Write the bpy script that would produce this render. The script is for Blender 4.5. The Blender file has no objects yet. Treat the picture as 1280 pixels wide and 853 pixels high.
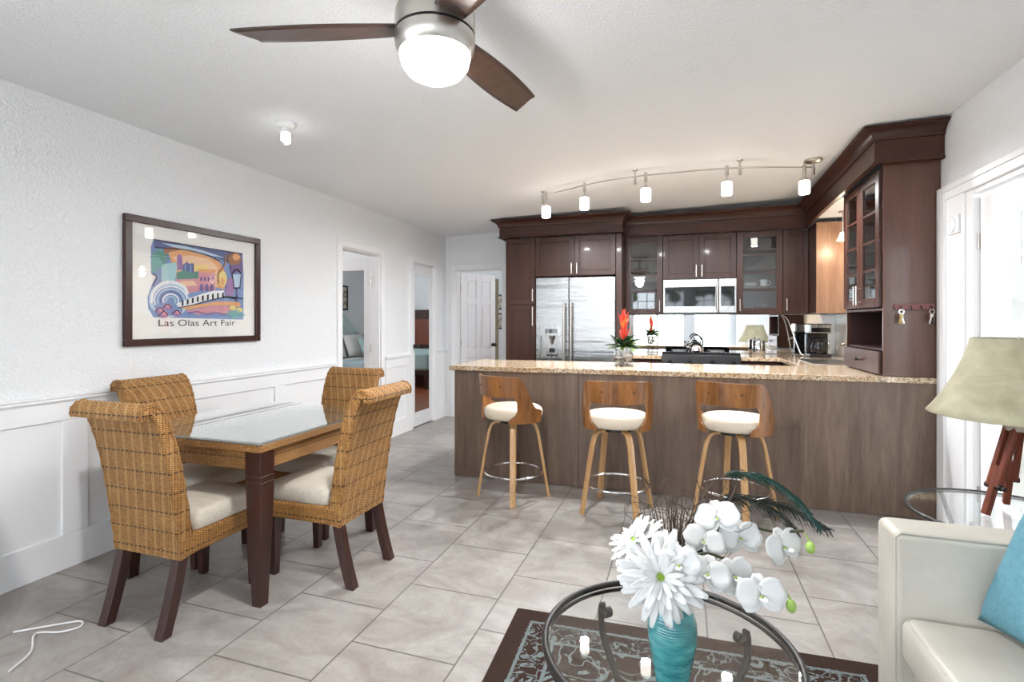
import bpy, bmesh, math, random
from mathutils import Vector, Matrix, Euler
R = math.radians
S = bpy.context.scene
COL = S.collection
random.seed(7)

# ------------------------------------------------------------------ camera, world, lights
cam_d = bpy.data.cameras.new('camera'); cam = bpy.data.objects.new('camera', cam_d); COL.objects.link(cam)
cam.location = (0, 0, 1.29); cam.rotation_euler = (R(90), 0, 0.32)
cam_d.sensor_width = 36; cam_d.lens = 18; cam_d.shift_y = -24.5/1280; cam_d.clip_start = 0.05
S.camera = cam
S.view_settings.view_transform = 'Standard'; S.view_settings.look = 'None'
S.view_settings.gamma = 1; S.view_settings.use_curve_mapping = False
S.view_settings.exposure = 0.92

W = bpy.data.worlds.new('sky'); S.world = W; W.use_nodes = True
bg = W.node_tree.nodes['Background']
bg.inputs[0].default_value = (0.83, 0.915, 1.0, 1); bg.inputs[1].default_value = 4.0

def disk(name, loc, size, power, col=(.96, .98, 1)):
    d = bpy.data.lights.new(name, 'AREA'); d.shape = 'DISK'; d.size = size; d.energy = power; d.color = col
    o = bpy.data.objects.new(name, d); COL.objects.link(o); o.location = loc; return o
def area(name, loc, rot, sx, sy, power, col=(1, 1, 1), portal=False):
    d = bpy.data.lights.new(name, 'AREA'); d.shape = 'RECTANGLE'; d.size = sx; d.size_y = sy; d.energy = power; d.color = col
    o = bpy.data.objects.new(name, d); COL.objects.link(o); o.location = loc; o.rotation_euler = rot
    if portal: d.cycles.is_portal = True
    return o
# daylight of the glazed wall behind the camera and of the french door on the right
area('window_daylight', (-0.75, -4.36, 1.15), (R(90), 0, R(180)), 4.4, 2.3, 1, portal=True)
area('added_window_daylight', (-3.08, -1.9, 1.28), (R(90), 0, R(-90)), 4.0, 1.85, 1, portal=True)  # portal of the added left window, out of view
area('door_daylight', (1.62, 3.16, 1.05), (R(90), 0, R(90)), 0.85, 1.95, 1, portal=True)

sd = bpy.data.lights.new('sun', 'SUN'); sd.energy = 5; sd.angle = R(1); sd.color = (1, .98, .96)
so = bpy.data.objects.new('sun', sd); COL.objects.link(so); so.rotation_euler = (R(-24), R(-6), 0)      # high sun over the roof, lights the patio
def point(name, loc, power, rad, col=(1, 0.95, 0.88)):
    d = bpy.data.lights.new(name, 'POINT'); d.energy = power; d.shadow_soft_size = rad; d.color = col
    o = bpy.data.objects.new(name, d); COL.objects.link(o); o.location = loc
    return o
point('bedroom_fill', (-5.3, 3.9, 2.1), 34, 0.2, (1, 0.98, 0.96))  # added fill light, no lamp fixture in the bedroom
point('guest_room_fill', (.3, 7.9, 2.0), 30, 0.15, (1, 0.98, 0.96))  # added fill for the guest room, no fixture behind it

# ------------------------------------------------------------------ node helpers
def srgb(r, g, b):
    f = lambda c: (c/255/12.92) if c/255 <= .04045 else ((c/255+.055)/1.055)**2.4
    return (f(r), f(g), f(b), 1)
def mat(name, col=(.8, .8, .8, 1), rough=.5, metal=0., spec=.5, emit=None, estr=0., coat=0.):
    m = bpy.data.materials.new(name); m.use_nodes = True
    b = m.node_tree.nodes['Principled BSDF']
    b.inputs['Base Color'].default_value = col; b.inputs['Roughness'].default_value = rough
    b.inputs['Metallic'].default_value = metal; b.inputs['Specular IOR Level'].default_value = spec
    if coat: b.inputs['Coat Weight'].default_value = coat; b.inputs['Coat Roughness'].default_value = .08
    if emit: b.inputs['Emission Color'].default_value = emit; b.inputs['Emission Strength'].default_value = estr
    return m
class NT:
    def __init__(s, m): s.m = m; s.t = m.node_tree; s.b = s.t.nodes['Principled BSDF']
    def n(s, typ, **kw):
        nd = s.t.nodes.new(typ)
        for k, v in kw.items():
            if k[0] == 'i' and k[1:].isdigit(): s.put(nd, int(k[1:]), v)
            elif k.startswith('in_'): s.put(nd, k[3:].replace('_', ' '), v)
            else: setattr(nd, k, v)
        return nd
    def put(s, nd, k, v):
        if isinstance(v, bpy.types.NodeSocket): s.t.links.new(v, nd.inputs[k])
        else: nd.inputs[k].default_value = v
    def obj(s): return s.n('ShaderNodeTexCoord').outputs['Object']
    def mapping(s, v, scale=(1, 1, 1), rot=(0, 0, 0), loc=(0, 0, 0)):
        m = s.n('ShaderNodeMapping'); s.put(m, 'Vector', v); m.inputs['Scale'].default_value = scale
        m.inputs['Rotation'].default_value = rot; m.inputs['Location'].default_value = loc
        return m.outputs[0]
    def noise(s, v, scale, detail=4, rough=.55, dist=0.):
        nd = s.n('ShaderNodeTexNoise'); s.put(nd, 'Vector', v); nd.inputs['Scale'].default_value = scale
        nd.inputs['Detail'].default_value = detail; nd.inputs['Roughness'].default_value = rough; nd.inputs['Distortion'].default_value = dist
        return nd.outputs['Fac']
    def ramp(s, f, stops, interp='LINEAR'):
        nd = s.n('ShaderNodeValToRGB'); s.put(nd, 0, f); cr = nd.color_ramp; cr.interpolation = interp
        while len(cr.elements) < len(stops): cr.elements.new(.5)
        for e, (p, c) in zip(cr.elements, stops):
            e.position = p; e.color = c if hasattr(c, '__len__') else (c, c, c, 1)
        return nd.outputs[0]
    def math(s, op, a, b=None, c=None):
        nd = s.n('ShaderNodeMath', operation=op); s.put(nd, 0, a)
        if b is not None: s.put(nd, 1, b)
        if c is not None: s.put(nd, 2, c)
        return nd.outputs[0]
    def mix(s, f, a, b, mode='MIX'):
        nd = s.n('ShaderNodeMix', data_type='RGBA', blend_type=mode)
        s.put(nd, 0, f); s.put(nd, 6, a); s.put(nd, 7, b); return nd.outputs[2]
    def sep(s, v):
        nd = s.n('ShaderNodeSeparateXYZ'); s.put(nd, 0, v); return nd.outputs
    def comb(s, x, y, z):
        nd = s.n('ShaderNodeCombineXYZ'); s.put(nd, 0, x); s.put(nd, 1, y); s.put(nd, 2, z); return nd.outputs[0]
    def bump(s, h, strength, dist=.01):
        nd = s.n('ShaderNodeBump'); nd.inputs['Strength'].default_value = strength; nd.inputs['Distance'].default_value = dist
        s.put(nd, 'Height', h); s.t.links.new(nd.outputs[0], s.b.inputs['Normal'])
    def color(s, c): s.put(s.b, 'Base Color', c)
    def rough(s, r): s.put(s.b, 'Roughness', r)

def wood(name, dark, light, rough=.4, axis='z', scale=1., spec=.5, coat=0.):
    m = mat(name, light, rough, spec=spec, coat=coat); N = NT(m)
    sc = {'z': (9, 9, .9), 'x': (.9, 9, 9), 'y': (9, .9, 9)}[axis]
    v = N.mapping(N.obj(), tuple(c*scale for c in sc))
    f = N.noise(v, 2.2, 6, .6, .8); g = N.noise(v, 14, 3, .5)
    h = N.math('ADD', N.math('MULTIPLY', f, .75), N.math('MULTIPLY', g, .25))
    N.color(N.ramp(h, [(.32, dark), (.68, light)]))
    N.bump(g, .06, .002)
    return m
def thin_glass(name, tint=(1, 1, 1, 1), f0=.04, rough=0., boost=1.0):
    m = bpy.data.materials.new(name); m.use_nodes = True; t = m.node_tree; t.nodes.clear()
    out = t.nodes.new('ShaderNodeOutputMaterial'); mx = t.nodes.new('ShaderNodeMixShader')
    tr = t.nodes.new('ShaderNodeBsdfTransparent'); gl = t.nodes.new('ShaderNodeBsdfGlossy'); lw = t.nodes.new('ShaderNodeLayerWeight'); lw.inputs[0].default_value = .5
    pw = t.nodes.new('ShaderNodeMath'); pw.operation = 'POWER'; pw.inputs[1].default_value = 5.
    ml = t.nodes.new('ShaderNodeMath'); ml.operation = 'MULTIPLY_ADD'; ml.use_clamp = True; ml.inputs[1].default_value = (1-f0)*boost; ml.inputs[2].default_value = f0*boost
    tr.inputs[0].default_value = tint; gl.inputs['Roughness'].default_value = rough; gl.inputs[0].default_value = (1, 1, 1, 1)
    t.links.new(lw.outputs['Facing'], pw.inputs[0]); t.links.new(pw.outputs[0], ml.inputs[0]); t.links.new(ml.outputs[0], mx.inputs[0])
    t.links.new(tr.outputs[0], mx.inputs[1]); t.links.new(gl.outputs[0], mx.inputs[2]); t.links.new(mx.outputs[0], out.inputs[0])
    return m

M = {}
# walls
def wallmat(name, col, bscale, bstr):
    m = mat(name, col, .6, spec=.25); N = NT(m); v = N.obj()
    N.bump(N.ramp(N.noise(v, bscale, 4, .55), [(.35, 0.), (.65, 1.)]), bstr, .006); return m
M['wall'] = wallmat('painted_plaster', (.86, .87, .885, 1), 70, .6)
M['ceil'] = wallmat('ceiling_texture', (.885, .90, .915, 1), 85, .5)
M['trim'] = mat('white_paint', (.88, .88, .89, 1), .38)
M['door_white'] = mat('white_door_paint', (.82, .82, .84, 1), .4)
M['room_wall'] = mat('bedroom_paint', srgb(226, 231, 234), .6)
def tile():
    m = mat('porcelain_tile', srgb(196, 190, 183), .32, spec=.45); N = NT(m); v = N.obj(); x, y, z = N.sep(v)
    vec = N.comb(N.math('ADD', y, .478*20-1.756), N.math('ADD', x, .4545*20+.808), 0.)
    br = N.n('ShaderNodeTexBrick'); N.put(br, 'Vector', vec); br.offset = .5; br.offset_frequency = 2
    for k, val in (('Scale', 1.), ('Mortar Size', .0035), ('Mortar Smooth', .1), ('Bias', 0.), ('Brick Width', .478), ('Row Height', .4545)): br.inputs[k].default_value = val
    br.inputs['Color1'].default_value = (.30, .30, .30, 1); br.inputs['Color2'].default_value = (.70, .70, .70, 1); br.inputs['Mortar'].default_value = (.5, .5, .5, 1)
    tone = br.outputs['Color']
    cl = N.noise(N.mapping(v, (1.5, 2.4, 1), (0, 0, R(25))), 2.0, 8, .66, 1.2)
    fine = N.noise(v, 34, 4, .6)
    f = N.math('ADD', N.math('MULTIPLY', cl, .8), N.math('ADD', N.math('MULTIPLY', tone, .12), N.math('MULTIPLY', fine, .16)))
    col = N.ramp(f, [(.34, srgb(130, 121, 116)), (.5, srgb(148, 142, 137)), (.68, srgb(168, 164, 160))])
    N.color(N.mix(br.outputs['Fac'], col, srgb(100, 95, 90)))
    N.rough(N.ramp(cl, [(.3, .30), (.7, .42)]))
    N.bump(N.math('SUBTRACT', 1., br.outputs['Fac']), .5, .003)
    return m
M['tile'] = tile()
M['wood_floor'] = wood('orange_wood_floor', srgb(120, 66, 38), srgb(165, 98, 60), .35, 'y')
M['cab'] = wood('espresso_wood', srgb(42, 22, 15), srgb(68, 38, 28), .36, 'z', .7, spec=.35, coat=.08)
M['cabx'] = wood('espresso_wood_rail', srgb(46, 24, 18), srgb(74, 42, 31), .34, 'x', .7, spec=.35, coat=.08)
M['caby'] = wood('espresso_wood_return', srgb(46, 24, 18), srgb(74, 42, 31), .34, 'y', .7, spec=.35, coat=.08)
M['panel'] = wood('bar_panel_wood', srgb(88, 70, 58), srgb(126, 106, 92), .42, 'z', .8)
M['endpanel'] = wood('hutch_panel_wood', srgb(78, 48, 36), srgb(102, 68, 54), .33, 'z', .5, coat=.2)
M['paler'] = wood('light_cabinet_side', srgb(112, 82, 62), srgb(146, 112, 88), .35, 'z', .8)  # lighter brown wood for the corner cabinet's side panel
M['inside'] = mat('cabinet_inside', srgb(96, 70, 56), .6)
M['redin'] = mat('cubby_inside', srgb(36, 12, 12), .5)
M['darkwood'] = wood('dark_leg_wood', srgb(40, 20, 15), srgb(66, 34, 26), .32, 'z', 1.4, coat=.2)
def walnut(name, axis):
    return wood(name, srgb(98, 58, 24), srgb(164, 108, 56), .35, axis, 1.2, coat=.15)
M['walnut'] = walnut('walnut_veneer', 'z')
M['beech'] = wood('beech_ply', srgb(176, 130, 82), srgb(206, 166, 116), .3, 'z', 1.2, spec=.7)
M['fanwood'] = wood('fan_blade_wood', srgb(54, 38, 31), srgb(80, 58, 48), .35, 'x', 1.5)
M['lampwood'] = wood('red_brown_wood', srgb(96, 42, 26), srgb(132, 66, 44), .35, 'z', 1.2)
def wicker(name, stakes):
    m = mat(name, srgb(165, 118, 62), .5, spec=.4); N = NT(m); v = N.obj(); x, y, z = N.sep(v)
    u = N.math('ADD', x, y)
    fr = lambda a, p: N.math('FRACT', N.math('ADD', N.math('DIVIDE', a, p), 40.))
    tri = lambda a, p: N.math('ABSOLUTE', N.math('SUBTRACT', N.math('MULTIPLY', fr(a, p), 2.), 1.))
    col_i = N.math('FLOOR', N.math('ADD', N.math('DIVIDE', u, .013), 40.))
    par = N.math('MULTIPLY', N.math('FRACT', N.math('MULTIPLY', col_i, .5)), 2.)
    zz = N.math('ADD', z, N.math('MULTIPLY', par, .0035))
    strand = tri(zz, .0085); stake = tri(u, .013)
    h = N.math('MULTIPLY', N.math('SUBTRACT', 1., N.math('POWER', strand, 3.)), N.math('SUBTRACT', 1., N.math('MULTIPLY', N.math('POWER', stake, 4.), .6)))
    nz = N.noise(N.mapping(v, (1, 1, 2.2)), 55, 4, .7); big = N.noise(v, 9, 3, .5)
    t = N.math('ADD', N.math('MULTIPLY', h, .52), N.math('ADD', N.math('MULTIPLY', nz, .62), N.math('MULTIPLY', big, .30)))
    t = N.math('SUBTRACT', t, .22)
    c = N.ramp(t, [(.22, srgb(66, 40, 18)), (.50, srgb(134, 88, 42)), (.85, srgb(194, 146, 84))])
    if stakes:
        lt = N.math('GREATER_THAN', tri(u, .052), .72)
        c = N.mix(N.math('MULTIPLY', lt, .30), c, srgb(210, 172, 118))
    row = N.math('GREATER_THAN', tri(N.math('ADD', z, .012), .085), .925)
    dash = N.math('GREATER_THAN', fr(u, .026), .32)
    k = N.math('MULTIPLY', row, dash)
    c = N.mix(N.math('MULTIPLY', k, .88), c, srgb(50, 28, 14))
    N.color(c); N.bump(h, .7, .004)
    return m
M['wicker'] = wicker('rattan_weave', False)
M['wicker2'] = wicker('rattan_weave_staked', True)
def fabric(name, col, sc=220, st=.25, rough=.9):
    m = mat(name, col, rough, spec=.2); N = NT(m); v = N.obj()
    a = N.noise(v, sc, 2, .5); b = N.noise(N.mapping(v, (1, 8, 8)), 6, 3, .5)
    c2 = tuple(x*.82 for x in col[:3])+(1,)
    N.color(N.ramp(N.math('ADD', N.math('MULTIPLY', a, .5), N.math('MULTIPLY', b, .5)), [(.35, c2), (.62, col)]))
    N.bump(a, st, .003); return m
M['linen'] = fabric('cream_linen', srgb(212, 204, 190))
M['creamvinyl'] = mat('cream_vinyl', srgb(208, 194, 174), .45)
def leather():
    m = mat('pale_grey_leather', srgb(196, 192, 183), .42); N = NT(m); v = N.obj()
    f = N.noise(v, 5, 4, .6)
    N.color(N.ramp(f, [(.3, srgb(192, 187, 176)), (.7, srgb(208, 203, 193))]))
    vo = N.n('ShaderNodeTexVoronoi'); N.put(vo, 'Vector', v); vo.inputs['Scale'].default_value = 260
    N.bump(vo.outputs['Distance'], .12, .002); return m
M['leather'] = leather()
M['teal'] = fabric('teal_velvet', srgb(108, 158, 174), 160, .5)
def granite():
    m = mat('speckled_granite', srgb(196, 178, 152), .09, spec=.55); N = NT(m); v = N.obj()
    a = N.noise(v, 70, 5, .7); b = N.noise(v, 24, 4, .6); vo = N.n('ShaderNodeTexVoronoi'); N.put(vo, 'Vector', v); vo.inputs['Scale'].default_value = 140
    c = N.ramp(a, [(.35, srgb(84, 62, 46)), (.45, srgb(160, 130, 100)), (.54, srgb(200, 182, 156)), (.68, srgb(222, 211, 193))])
    c = N.mix(N.ramp(b, [(.48, 0.), (.62, .5)]), c, srgb(186, 150, 112))
    c = N.mix(N.ramp(vo.outputs['Distance'], [(.10, .75), (.2, 0.)]), c, srgb(120, 108, 98))
    N.color(c); return m
M['granite'] = granite()
def steel(name, col, rough, sx, bs=.08):
    m = mat(name, col, rough, 1.); N = NT(m); v = N.obj()
    a = N.noise(N.mapping(v, sx), 6, 3, .5); N.rough(N.ramp(a, [(.3, rough*.8), (.7, rough*1.3)]))
    N.bump(N.noise(N.mapping(v, (.5, 1, 5)), 2.2, 2, .5), bs, .02); return m
M['fridge'] = steel('brushed_fridge_steel', (.40, .40, .405, 1), .26, (1, 1, 60), .30)
M['steel'] = steel('brushed_steel', (.46, .455, .45, 1), .27, (40, 40, 1), .02)
M['nickel'] = mat('brushed_nickel', (.56, .53, .49, 1), .3, 1.)
M['chrome'] = mat('chrome', (.75, .75, .76, 1), .07, 1.)
M['iron'] = mat('black_iron', srgb(44, 42, 41), .38, .4)
M['black'] = mat('black_plastic', (.012, .012, .013, 1), .25)
M['blackglass'] = mat('black_glass', (.006, .006, .007, 1), .04, spec=.7)
M['mirror'] = mat('mirror_glass', (.86, .87, .87, 1), .015, 1.)
M['mirror_dim'] = mat('smoked_mirror', (.34, .35, .36, 1), .012, 1.)
M['pane'] = thin_glass('window_pane')
M['cabglass'] = thin_glass('cabinet_glass', (.82, .84, .84, 1), .04, 0., 1.8)
M['picglass'] = thin_glass('picture_glass')
M['tabglass'] = thin_glass('table_glass', (.96, .98, .98, 1), .04)
M['dineglass'] = thin_glass('dining_glass', (.90, .94, .94, 1), .06, 0., 1.5)
M['board'] = mat('table_board', srgb(128, 124, 118), .6)
M['glow'] = mat('lit_glass', (1, 1, 1, 1), .3, emit=(1, .95, .86, 1), estr=4.)
M['fanglow'] = mat('lit_fan_glass', (1, 1, 1, 1), .3, emit=(1, .97, .93, 1), estr=4.)
M['bulb'] = mat('lit_bulb', (1, 1, 1, 1), .3, emit=(1, .98, .95, 1), estr=4.)
M['paper'] = mat('mat_board', srgb(238, 236, 232), .7)
M['frame'] = wood('mahogany_frame', srgb(40, 16, 12), srgb(64, 28, 22), .3, 'z', 2)
M['shade'] = None
def suede():
    m = mat('olive_suede', srgb(170, 164, 138), .8); N = NT(m); v = N.obj()
    N.color(N.ramp(N.noise(v, 7, 5, .65, .6), [(.3, srgb(150, 143, 116)), (.7, srgb(188, 182, 156))])); return m
M['shade'] = suede()
M['petal'] = mat('white_petal', (.74, .74, .73, 1), .6); M['petal'].node_tree.nodes['Principled BSDF'].inputs['Subsurface Weight'].default_value = .0
M['lime'] = mat('lime_green', srgb(150, 184, 62), .6)
M['limec'] = mat('bud_green', srgb(160, 190, 96), .5)
M['stemg'] = mat('dark_stem', srgb(62, 66, 42), .6)
M['twig'] = mat('brown_twig', srgb(74, 60, 50), .8)
M['feather'] = mat('dark_feather', srgb(38, 44, 38), .6)
M['feathert'] = mat('teal_feather', srgb(24, 62, 54), .45)
M['leaf'] = mat('bromeliad_leaf', srgb(32, 58, 28), .4)
M['leafl'] = mat('bromeliad_leaf_light', srgb(110, 134, 52), .4)
M['bract'] = mat('red_bract', srgb(226, 68, 52), .45)
M['bracto'] = mat('orange_bract', srgb(236, 128, 58), .45)
def vaseglass():
    m = mat('teal_glass', srgb(60, 178, 184), .06, spec=.8, coat=.4); N = NT(m)
    N.color(N.ramp(N.noise(N.mapping(N.obj(), (1, 1, 3)), 16, 3), [(.3, srgb(28, 128, 140)), (.7, srgb(110, 205, 205))]))
    N.b.inputs['Transmission Weight'].default_value = .35
    return m
M['vase'] = vaseglass()
M['beige_tile'] = mat('beige_backsplash', srgb(206, 192, 170), .35)
M['aqua'] = mat('aqua_paint', srgb(196, 216, 214), .4)
M['aquafab'] = fabric('aqua_fabric', srgb(176, 204, 204))
M['greyblue'] = fabric('grey_blue_cover', srgb(150, 168, 176))
M['whitefab'] = fabric('white_cotton', srgb(232, 232, 230))
M['curtain'] = fabric('beige_curtain', srgb(176, 172, 150))
M['stucco'] = wallmat('white_stucco', (.78, .78, .77, 1), 60, .5)
M['concrete'] = mat('patio_concrete', srgb(212, 208, 200), .8)
M['green'] = mat('tree_green', srgb(48, 68, 36), .7)
M['lightwhite'] = mat('white_plastic', (.8, .8, .8, 1), .35)
M['redwood'] = mat('reddish_rack', srgb(120, 72, 66), .4)
M['brass'] = mat('brass_keys', srgb(150, 128, 80), .4, 1.)
M['china'] = mat('white_china', (.8, .8, .79, 1), .2)
M['tumbler'] = thin_glass('tumbler_glass', (.92, .94, .94, 1), .06, 0., 1.2)
def rugmat():
    m = mat('scroll_rug', srgb(60, 46, 40), .95, spec=.1); N = NT(m); v = N.obj(); x, y, z = N.sep(v)
    n = N.noise(v, 5.5, 1.5, .45, 2.2)
    w = N.math('ABSOLUTE', N.math('SUBTRACT', N.math('FRACT', N.math('MULTIPLY', n, 5.)), .5))
    line = N.math('LESS_THAN', w, .115)
    n2 = N.noise(N.mapping(v, (1, 1, 1), loc=(3.1, 1.7, 0)), 17, 2, .5, 1.5)
    w2 = N.math('LESS_THAN', N.math('ABSOLUTE', N.math('SUBTRACT', n2, .5)), .035)
    # distance to the rug's edge: half size .74 x 1.15
    ex = N.math('SUBTRACT', .70, N.math('ABSOLUTE', x)); ey = N.math('SUBTRACT', 1.15, N.math('ABSOLUTE', y))
    e = N.math('MINIMUM', ex, ey)
    band = N.math('MULTIPLY', N.math('GREATER_THAN', e, .075), N.math('LESS_THAN', e, .20))
    inner = N.math('GREATER_THAN', e, .20)
    l1 = N.math('LESS_THAN', N.math('ABSOLUTE', N.math('SUBTRACT', e, .085)), .006)
    l2 = N.math('LESS_THAN', N.math('ABSOLUTE', N.math('SUBTRACT', e, .20)), .007)
    k = N.math('ADD', N.math('ADD', N.math('MULTIPLY', inner, line), N.math('MULTIPLY', band, w2)), N.math('ADD', l1, l2))
    k = N.math('MINIMUM', k, 1.)
    c = N.mix(k, srgb(60, 45, 39), srgb(118, 128, 129))
    fz = N.noise(v, 240, 3, .6)
    N.color(N.mix(N.ramp(fz, [(.3, .55), (.6, 0.)]), c, srgb(34, 26, 23)))
    N.bump(fz, .6, .006)
    return m
M['rug'] = rugmat()

# ------------------------------------------------------------------ mesh helpers
class MB:
    def __init__(s): s.v = []; s.f = []; s.mi = []; s.m = 0; s.T = None
    def add(s, vs, fs):
        o = len(s.v)
        for p in vs:
            p = Vector(p)
            s.v.append(tuple(s.T @ p) if s.T else tuple(p))
        for f in fs: s.f.append(tuple(i+o for i in f)); s.mi.append(s.m)
        return s
    def box(s, x0, x1, y0, y1, z0, z1):
        return s.add([(x0, y0, z0), (x1, y0, z0), (x1, y1, z0), (x0, y1, z0), (x0, y0, z1), (x1, y0, z1), (x1, y1, z1), (x0, y1, z1)],
                     [(0, 3, 2, 1), (4, 5, 6, 7), (0, 1, 5, 4), (1, 2, 6, 5), (2, 3, 7, 6), (3, 0, 4, 7)])
    def prism(s, poly, a0, a1, axis='z'):
        n = len(poly)
        def P(p, a): return {'z': (p[0], p[1], a), 'y': (p[0], a, p[1]), 'x': (a, p[0], p[1])}[axis]
        vs = [P(p, a0) for p in poly]+[P(p, a1) for p in poly]
        return s.add(vs, [tuple(range(n-1, -1, -1)), tuple(range(n, 2*n))]+[(i, (i+1) % n, n+(i+1) % n, n+i) for i in range(n)])
    def rings(s, rings, cap=True, closed=True):
        n = len(rings[0]); vs = [p for r in rings for p in r]; fs = []
        for k in range(len(rings)-1):
            for i in range(n if closed else n-1):
                j = (i+1) % n; fs.append((k*n+i, k*n+j, (k+1)*n+j, (k+1)*n+i))
        if cap and closed:
            fs.append(tuple(range(n-1, -1, -1))); fs.append(tuple(range((len(rings)-1)*n, len(rings)*n)))
        return s.add(vs, fs)
    def lathe(s, prof, c=(0, 0, 0), n=32, a0=0, cap=True):
        return s.rings([[(c[0]+r*math.cos(a0+2*math.pi*i/n), c[1]+r*math.sin(a0+2*math.pi*i/n), c[2]+z) for i in range(n)] for r, z in prof], cap)
    def cyl(s, p0, p1, r0, r1=None, n=16):
        return s.tube([p0, p1], [r0, r0 if r1 is None else r1], n)
    def tube(s, pts, r, n=10, flat=None):
        pts = [Vector(p) for p in pts]; N = len(pts)
        rs = r if hasattr(r, '__len__') else [r]*N
        rings = []; up = None
        for i, p in enumerate(pts):
            t = (pts[min(i+1, N-1)]-pts[max(i-1, 0)]).normalized()
            if up is None:
                up = Vector((0, 0, 1)) if abs(t.z) < .9 else Vector((1, 0, 0))
            a = (up-t*up.dot(t)).normalized(); b = t.cross(a); up = a
            rings.append([tuple(p+a*(rs[i]*math.cos(2*math.pi*k/n))*(flat or 1)+b*(rs[i]*math.sin(2*math.pi*k/n))) for k in range(n)])
        return s.rings(rings)
    def loop(s, pts, r, n=8):
        pts = [Vector(p) for p in pts]; N = len(pts); c = sum(pts, Vector())/N; rings = []
        for i, p in enumerate(pts):
            t = (pts[(i+1) % N]-pts[i-1]).normalized(); a = (p-c); a = (a-t*a.dot(t)).normalized(); b = t.cross(a)
            rings.append([tuple(p+a*(r*math.cos(2*math.pi*k/n))+b*(r*math.sin(2*math.pi*k/n))) for k in range(n)])
        rings.append(rings[0]); return s.rings(rings, cap=False)
    def grid(s, fn, nu, nv):
        vs = [fn(i/nu, j/nv) for j in range(nv+1) for i in range(nu+1)]
        return s.add(vs, [(j*(nu+1)+i, j*(nu+1)+i+1, (j+1)*(nu+1)+i+1, (j+1)*(nu+1)+i) for j in range(nv) for i in range(nu)])
    def ball(s, c, r, n=16, m=10, sz=(1, 1, 1)):
        return s.lathe_s(c, r, n, m, sz)
    def lathe_s(s, c, r, n, m, sz):
        rings = []
        for j in range(m+1):
            a = -math.pi/2+math.pi*j/m; rr = max(math.cos(a), .01)*r
            rings.append([(c[0]+sz[0]*rr*math.cos(2*math.pi*i/n), c[1]+sz[1]*rr*math.sin(2*math.pi*i/n), c[2]+sz[2]*r*math.sin(a)) for i in range(n)])
        return s.rings(rings)
    def build(s, name, mats, parent=None, bevel=0, smooth=35, seg=2, subsurf=0, solid=0):
        me = bpy.data.meshes.new(name); me.from_pydata(s.v, [], s.f)
        for m in (mats if isinstance(mats, (list, tuple)) else [mats]): me.materials.append(m)
        for p, k in zip(me.polygons, s.mi): p.material_index = k
        bm = bmesh.new(); bm.from_mesh(me); bmesh.ops.recalc_face_normals(bm, faces=bm.faces); bm.to_mesh(me); bm.free()
        if smooth:
            for p in me.polygons: p.use_smooth = True
            me.set_sharp_from_angle(angle=R(smooth))
        o = bpy.data.objects.new(name, me); COL.objects.link(o)
        if parent: o.parent = parent
        if solid:
            md = o.modifiers.new('solid', 'SOLIDIFY'); md.thickness = solid; md.offset = 0
        if bevel:
            md = o.modifiers.new('bevel', 'BEVEL'); md.width = bevel; md.segments = seg; md.limit_method = 'ANGLE'; md.angle_limit = R(40); md.harden_normals = True
        if subsurf:
            md = o.modifiers.new('sub', 'SUBSURF'); md.levels = subsurf; md.render_levels = subsurf
        return o
def box(*a): return MB().box(*a)
def tag(o, label, cat, group=None):
    o['label'] = label; o['category'] = cat
    if group: o['group'] = group
    return o
def thing(name, label, cat, loc=(0, 0, 0), rz=0, group=None):
    o = bpy.data.objects.new(name, None); COL.objects.link(o); o.empty_display_size = .1
    o.location = loc; o.rotation_euler = (0, 0, rz); return tag(o, label, cat, group)
def struct(o): o['kind'] = 'structure'; return o
def kids(o): return [c for c in bpy.data.objects if c.parent == o]
def dup(o, loc, rz, label, group=None, parent=None):
    c = o.copy(); COL.objects.link(c)
    if parent is None:
        c.location = loc; c.rotation_euler = (0, 0, rz); c['label'] = label
        if group: c['group'] = group
    else: c.parent = parent
    for k in kids(o): dup(k, None, 0, None, None, c)
    return c
def rrect(hx, hy, r, n=4):
    pts = []
    for cx, cy, a in ((hx-r, hy-r, 0), (-hx+r, hy-r, 90), (-hx+r, -hy+r, 180), (hx-r, -hy+r, 270)):
        for k in range(n+1):
            t = R(a+90*k/n); pts.append((cx+r*math.cos(t), cy+r*math.sin(t)))
    return pts
def catmull(pts, n=6):
    P = [Vector(p) for p in pts]; P = [2*P[0]-P[1]]+P+[2*P[-1]-P[-2]]; out = []
    for i in range(1, len(P)-2):
        for k in range(n):
            t = k/n; a, b, c, d = P[i-1:i+3]
            out.append(.5*((2*b)+(c-a)*t+(2*a-5*b+4*c-d)*t*t+(3*b-a-3*c+d)*t*t*t))
    out.append(P[-2]); return out

# ------------------------------------------------------------------ the room shell
XL, XR, YB, YF = -3.06, 1.589, 6.35, -4.4
LW = (-3.9, .1, .35, 2.2)
def cz(x): return 2.44+.030*(x-XL)
struct(box(XL-.12, XR+.12, YF-.1, YB+.1, -.1, 0).build('floor', M['tile'], smooth=0))
struct(MB().prism([(XL-.2, cz(XL-.2)), (XR+.2, cz(XR+.2)), (XR+.2, cz(XR+.2)+.12), (XL-.2, cz(XL-.2)+.12)], YF-.2, YB+.14, 'y').build('ceiling', M['ceil'], smooth=0))
HT = 2.66
w = MB()
D1 = (4.09, 4.75, 2.0); D2 = (5.43, 6.0, 2.0)
w.box(XL-.12, XL, YF, LW[0], 0, HT).box(XL-.12, XL, LW[0], LW[1], 0, LW[2]).box(XL-.12, XL, LW[0], LW[1], LW[3], HT).box(XL-.12, XL, LW[1], D1[0], 0, HT).box(XL-.12, XL, D1[1], D2[0], 0, HT).box(XL-.12, XL, D2[1], YB+.1, 0, HT)
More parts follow.
